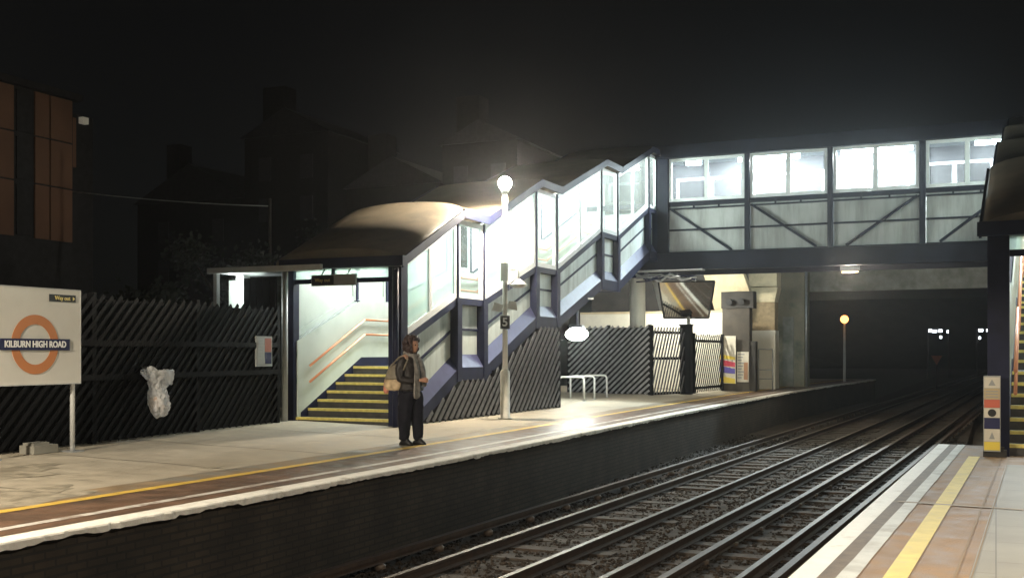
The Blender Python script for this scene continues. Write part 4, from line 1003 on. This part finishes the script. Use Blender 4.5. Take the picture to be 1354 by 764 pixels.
    MB().ball(T((.035 + .094, 0, 1.541)), .014, 6, 0, (.5, 1.7, .5)).build('mouth', mat('lips', (.25, .08, .07), .4), root)
    # hair: curly chin-length mass, open at the face
    rnd = random.Random(4); h = MB()
    for i in range(150):
        u = rnd.uniform(-1, 1); a = rnd.uniform(1.05, 2 * math.pi - 1.05); zz_ = u * .135
        if u > .62: a = rnd.uniform(0, 2 * math.pi)
        rad = math.sqrt(max(0, 1 - (u * .93) ** 2)) * .118 + .010
        p = V((.018 + rad * math.cos(a), rad * .92 * math.sin(a), 1.612 + zz_ * (1 if u > 0 else 1.25)))
        h.ball(T(p), rnd.uniform(.022, .036), 5, 0, (1, 1, 1.25), .14, rnd)
    hb = [];
    for z, r_ in ((-.14, .06), (-.10, .095), (-.04, .108), (.03, .112), (.08, .10), (.12, .07), (.14, .02)):
        hb.append([T((.012 - .020 + r_ * math.cos(a) * (.86 if math.cos(a) > 0 and z < .07 else 1) - (.045 if math.cos(a) > .4 and z < .07 else 0), r_ * .95 * math.sin(a), 1.61 + z)) for a in [2 * math.pi * j / 24 for j in range(24)]])
    h.loft(hb); h.build('hair', HAIR, root)
    def ell(c, rx, ry, n=32, fold=0., ph=0., k=7):
        return [T((c[0] + rx * math.cos(a) * (1 + fold * math.sin(k * a + ph)), c[1] + ry * math.sin(a) * (1 + fold * math.sin(k * a + ph)), c[2])) for a in [2 * math.pi * j / n for j in range(n)]]
    # jacket
    j = MB(); j.loft([ell((.0, 0, .86), .185, .215, fold=.03), ell((0, 0, .90), .19, .215, fold=.03, ph=.4), ell((.0, 0, 1.0), .158, .19, fold=.03, ph=1), ell((.0, 0, 1.08), .152, .185, fold=.025, ph=2), ell((.0, 0, 1.2), .158, .195, fold=.02, ph=2.5), ell((-.005, 0, 1.32), .145, .205, fold=.01), ell((-.01, 0, 1.40), .115, .185), ell((-.005, 0, 1.445), .085, .12), ell((.0, 0, 1.48), .070, .078), ell((.005, 0, 1.50), .074, .078)])
    for s in (-1, 1):
        j.tube([T(p) for p in ((-.01, .15 * s, 1.395), (-.03, .205 * s, 1.34), (-.045, .228 * s, 1.22), (-.05, .238 * s, 1.09), (-.02, .232 * s, 1.05), (.10, .182 * s, 1.03), (.18, .12 * s, 1.04), (.225, .08 * s, 1.045))], [.075, .078, .070, .064, .064, .058, .052, .05], 14)
    cloth(j.build('jacket', JACK, root), .045, .07)
    # wide trousers
    tr_ = MB(); tr_.loft([ell((0, 0, .80), .15, .185, fold=.01), ell((0, 0, .90), .155, .19), ell((0, 0, 1.02), .14, .17)])
    for s in (-1, 1):
        dx = -.06 if s < 0 else .065
        tr_.loft([ell((dx * 1.1, .095 * s, .055), .080, .082, fold=.05, ph=s, k=5), ell((dx * 1.05, .095 * s, .2), .088, .09, fold=.05, ph=s + .5, k=5), ell((dx * .75, .094 * s, .5), .115, .105, fold=.035, ph=s + 1, k=5), ell((dx * .4, .09 * s, .72), .14, .11, fold=.02, k=5), ell((0, .085 * s, .88), .16, .10)])
    cloth(tr_.build('trousers', TROU, root), .045, .10)
    for s in (-1, 1):
        dx = -.06 if s < 0 else .065
        m = MB(); m.loft([ell((dx + .035 + q, .09 * s, 0), a_, b_, 16) for q, a_, b_ in ((0, .135, .045), (0, .14, .05))] + [ell((dx + .03, .09 * s, z), a_, b_, 16) for z, a_, b_ in ((.03, .14, .05), (.055, .115, .045), (.085, .07, .042), (.11, .05, .04))])
        m.build('shoe', SHOE, root)
    # scarf round the neck with two hanging ends
    sc = MB(); ring = [T((.01 + .098 * math.cos(a), .105 * math.sin(a), 1.455 - .03 * math.cos(a))) for a in [2 * math.pi * q / 20 for q in range(21)]]
    sc.tube(ring, [.036 + .008 * math.sin(q * 2.1) for q in range(21)], 10)
    def flat(pts, w, th):
        rg = []
        for i, (x, y, z) in enumerate(pts):
            ww = w[i]; rg.append([T((x + th * math.sin(2 * math.pi * q / 12) + .012 * math.sin(q * 1.9 + i), y + ww * math.cos(2 * math.pi * q / 12), z)) for q in range(12)])
        sc.loft(rg)
    flat([(.11, -.05, 1.43), (.165, -.07, 1.33), (.195, -.085, 1.2), (.215, -.10, 1.08), (.235, -.13, .98), (.23, -.135, .86), (.225, -.14, .74)], [.05, .062, .07, .075, .085, .085, .075], .018)
    flat([(.11, .05, 1.43), (.165, .06, 1.33), (.195, .07, 1.2), (.21, .075, 1.05), (.215, .08, .92)], [.05, .06, .065, .07, .07], .018)
    cloth(sc.build('scarf', SCAR, root), .03, .05, 1)
    # shoulder bag hangs behind her: a thing of its own
    b = thing('shoulder_bag', 'slouchy tan and grey shoulder bag hanging behind the waiting woman', 'bag', tuple(T((-.25, -.12, 1.0))))
    BAGT = mat('tan_bag_leather', (.44, .33, .20), .6, var=.3, vscale=9, bump=.3, bscale=20); BAGD = mat('olive_bag_flap', (.17, .145, .105), .6, var=.3, vscale=10)
    m = MB(); m.loft([ell((-.25, -.12, z), a_, b_, 24, .05, z * 20, 5) for z, a_, b_ in ((.87, .10, .07), (.885, .15, .10), (.95, .185, .12), (1.03, .175, .115), (1.10, .145, .09), (1.15, .12, .06))])
    cloth(m.build('pouch', BAGT, b), .05, .10)
    m = MB(); m.loft([ell((-.255, -.125, z), a_, b_, 24, .04, z * 15, 5) for z, a_, b_ in ((1.05, .168, .118), (1.10, .155, .105), (1.18, .125, .08), (1.25, .09, .05), (1.30, .05, .03))])
    m.build('upper_flap', BAGD, b)
    MB().tube([T(p) for p in ((-.36, -.12, 1.10), (-.27, -.17, 1.27), (-.10, -.19, 1.40), (-.01, -.17, 1.445), (.07, -.165, 1.38), (.03, -.22, 1.22), (-.12, -.2, 1.08))], .014, 8).build('strap', BAGD, b)
    MB().loft([ell((-.42, -.12, z), a_, b_, 16, .08, z * 9, 4) for z, a_, b_ in ((.82, .03, .025), (.86, .05, .035), (.95, .048, .035), (1.02, .035, .03), (1.06, .02, .02))]).build('pink_pouch', mat('salmon_cloth', (.55, .22, .15), .7, var=.2), b)
person()

hz = bpy.data.materials.new('night_haze'); hz.use_nodes = True; hz.node_tree.nodes.clear()
ho = hz.node_tree.nodes.new('ShaderNodeOutputMaterial'); hv = hz.node_tree.nodes.new('ShaderNodeVolumePrincipled')
hv.inputs['Color'].default_value = (.85, .87, .9, 1); hv.inputs['Density'].default_value = .0009; hv.inputs['Anisotropy'].default_value = .86
hz.node_tree.links.new(hv.outputs[0], ho.inputs['Volume'])
struct(MB().box(-420, 420, -210, 720, -2.3, 24).build('haze', hz), 'stuff')
# ------------------------------------------------------------------ camera, light, world
cam = bpy.data.cameras.new('camera'); co = bpy.data.objects.new('camera', cam); COL.objects.link(co)
co.location = (0, 0, 1.5); co.rotation_euler = (R(90), 0, math.atan(640 / 1450))
cam.sensor_width = 36; cam.lens = 1450 / 1354 * 36; cam.shift_y = (465 - 382) / 1354; cam.clip_end = 2000; cam.clip_start = .1
scene.camera = co
w = bpy.data.worlds.new('World'); scene.world = w; w.use_nodes = True
nt = w.node_tree; bg = nt.nodes['Background']; sk = nt.nodes.new('ShaderNodeTexSky'); sk.sky_type = 'NISHITA'; sk.sun_disc = False
sk.sun_elevation = R(14); sk.sun_rotation = R(150); sk.air_density = 1.; sk.dust_density = 1.
hs = nt.nodes.new('ShaderNodeHueSaturation'); hs.inputs['Saturation'].default_value = .35; nt.links.new(sk.outputs[0], hs.inputs['Color']); nt.links.new(hs.outputs[0], bg.inputs[0]); bg.inputs[1].default_value = .00045
su = bpy.data.lights.new('moon', 'SUN'); su.energy = .003; su.angle = R(.5); su.color = (.9, .95, 1.)
so = bpy.data.objects.new('moon', su); COL.objects.link(so); so.rotation_euler = (R(60), 0, R(150))
vsn = scene.view_settings; vsn.view_transform = 'Standard'; vsn.look = 'None'; vsn.exposure = .3; vsn.gamma = 1
scene.render.engine = 'CYCLES'
cy = scene.cycles; cy.use_denoising = True; cy.max_bounces = 6; cy.diffuse_bounces = 3; cy.glossy_bounces = 3; cy.transparent_max_bounces = 24; cy.sample_clamp_indirect = 4.; cy.use_light_tree = True
try: cy.denoiser = 'OPENIMAGEDENOISE'
except Exception: pass
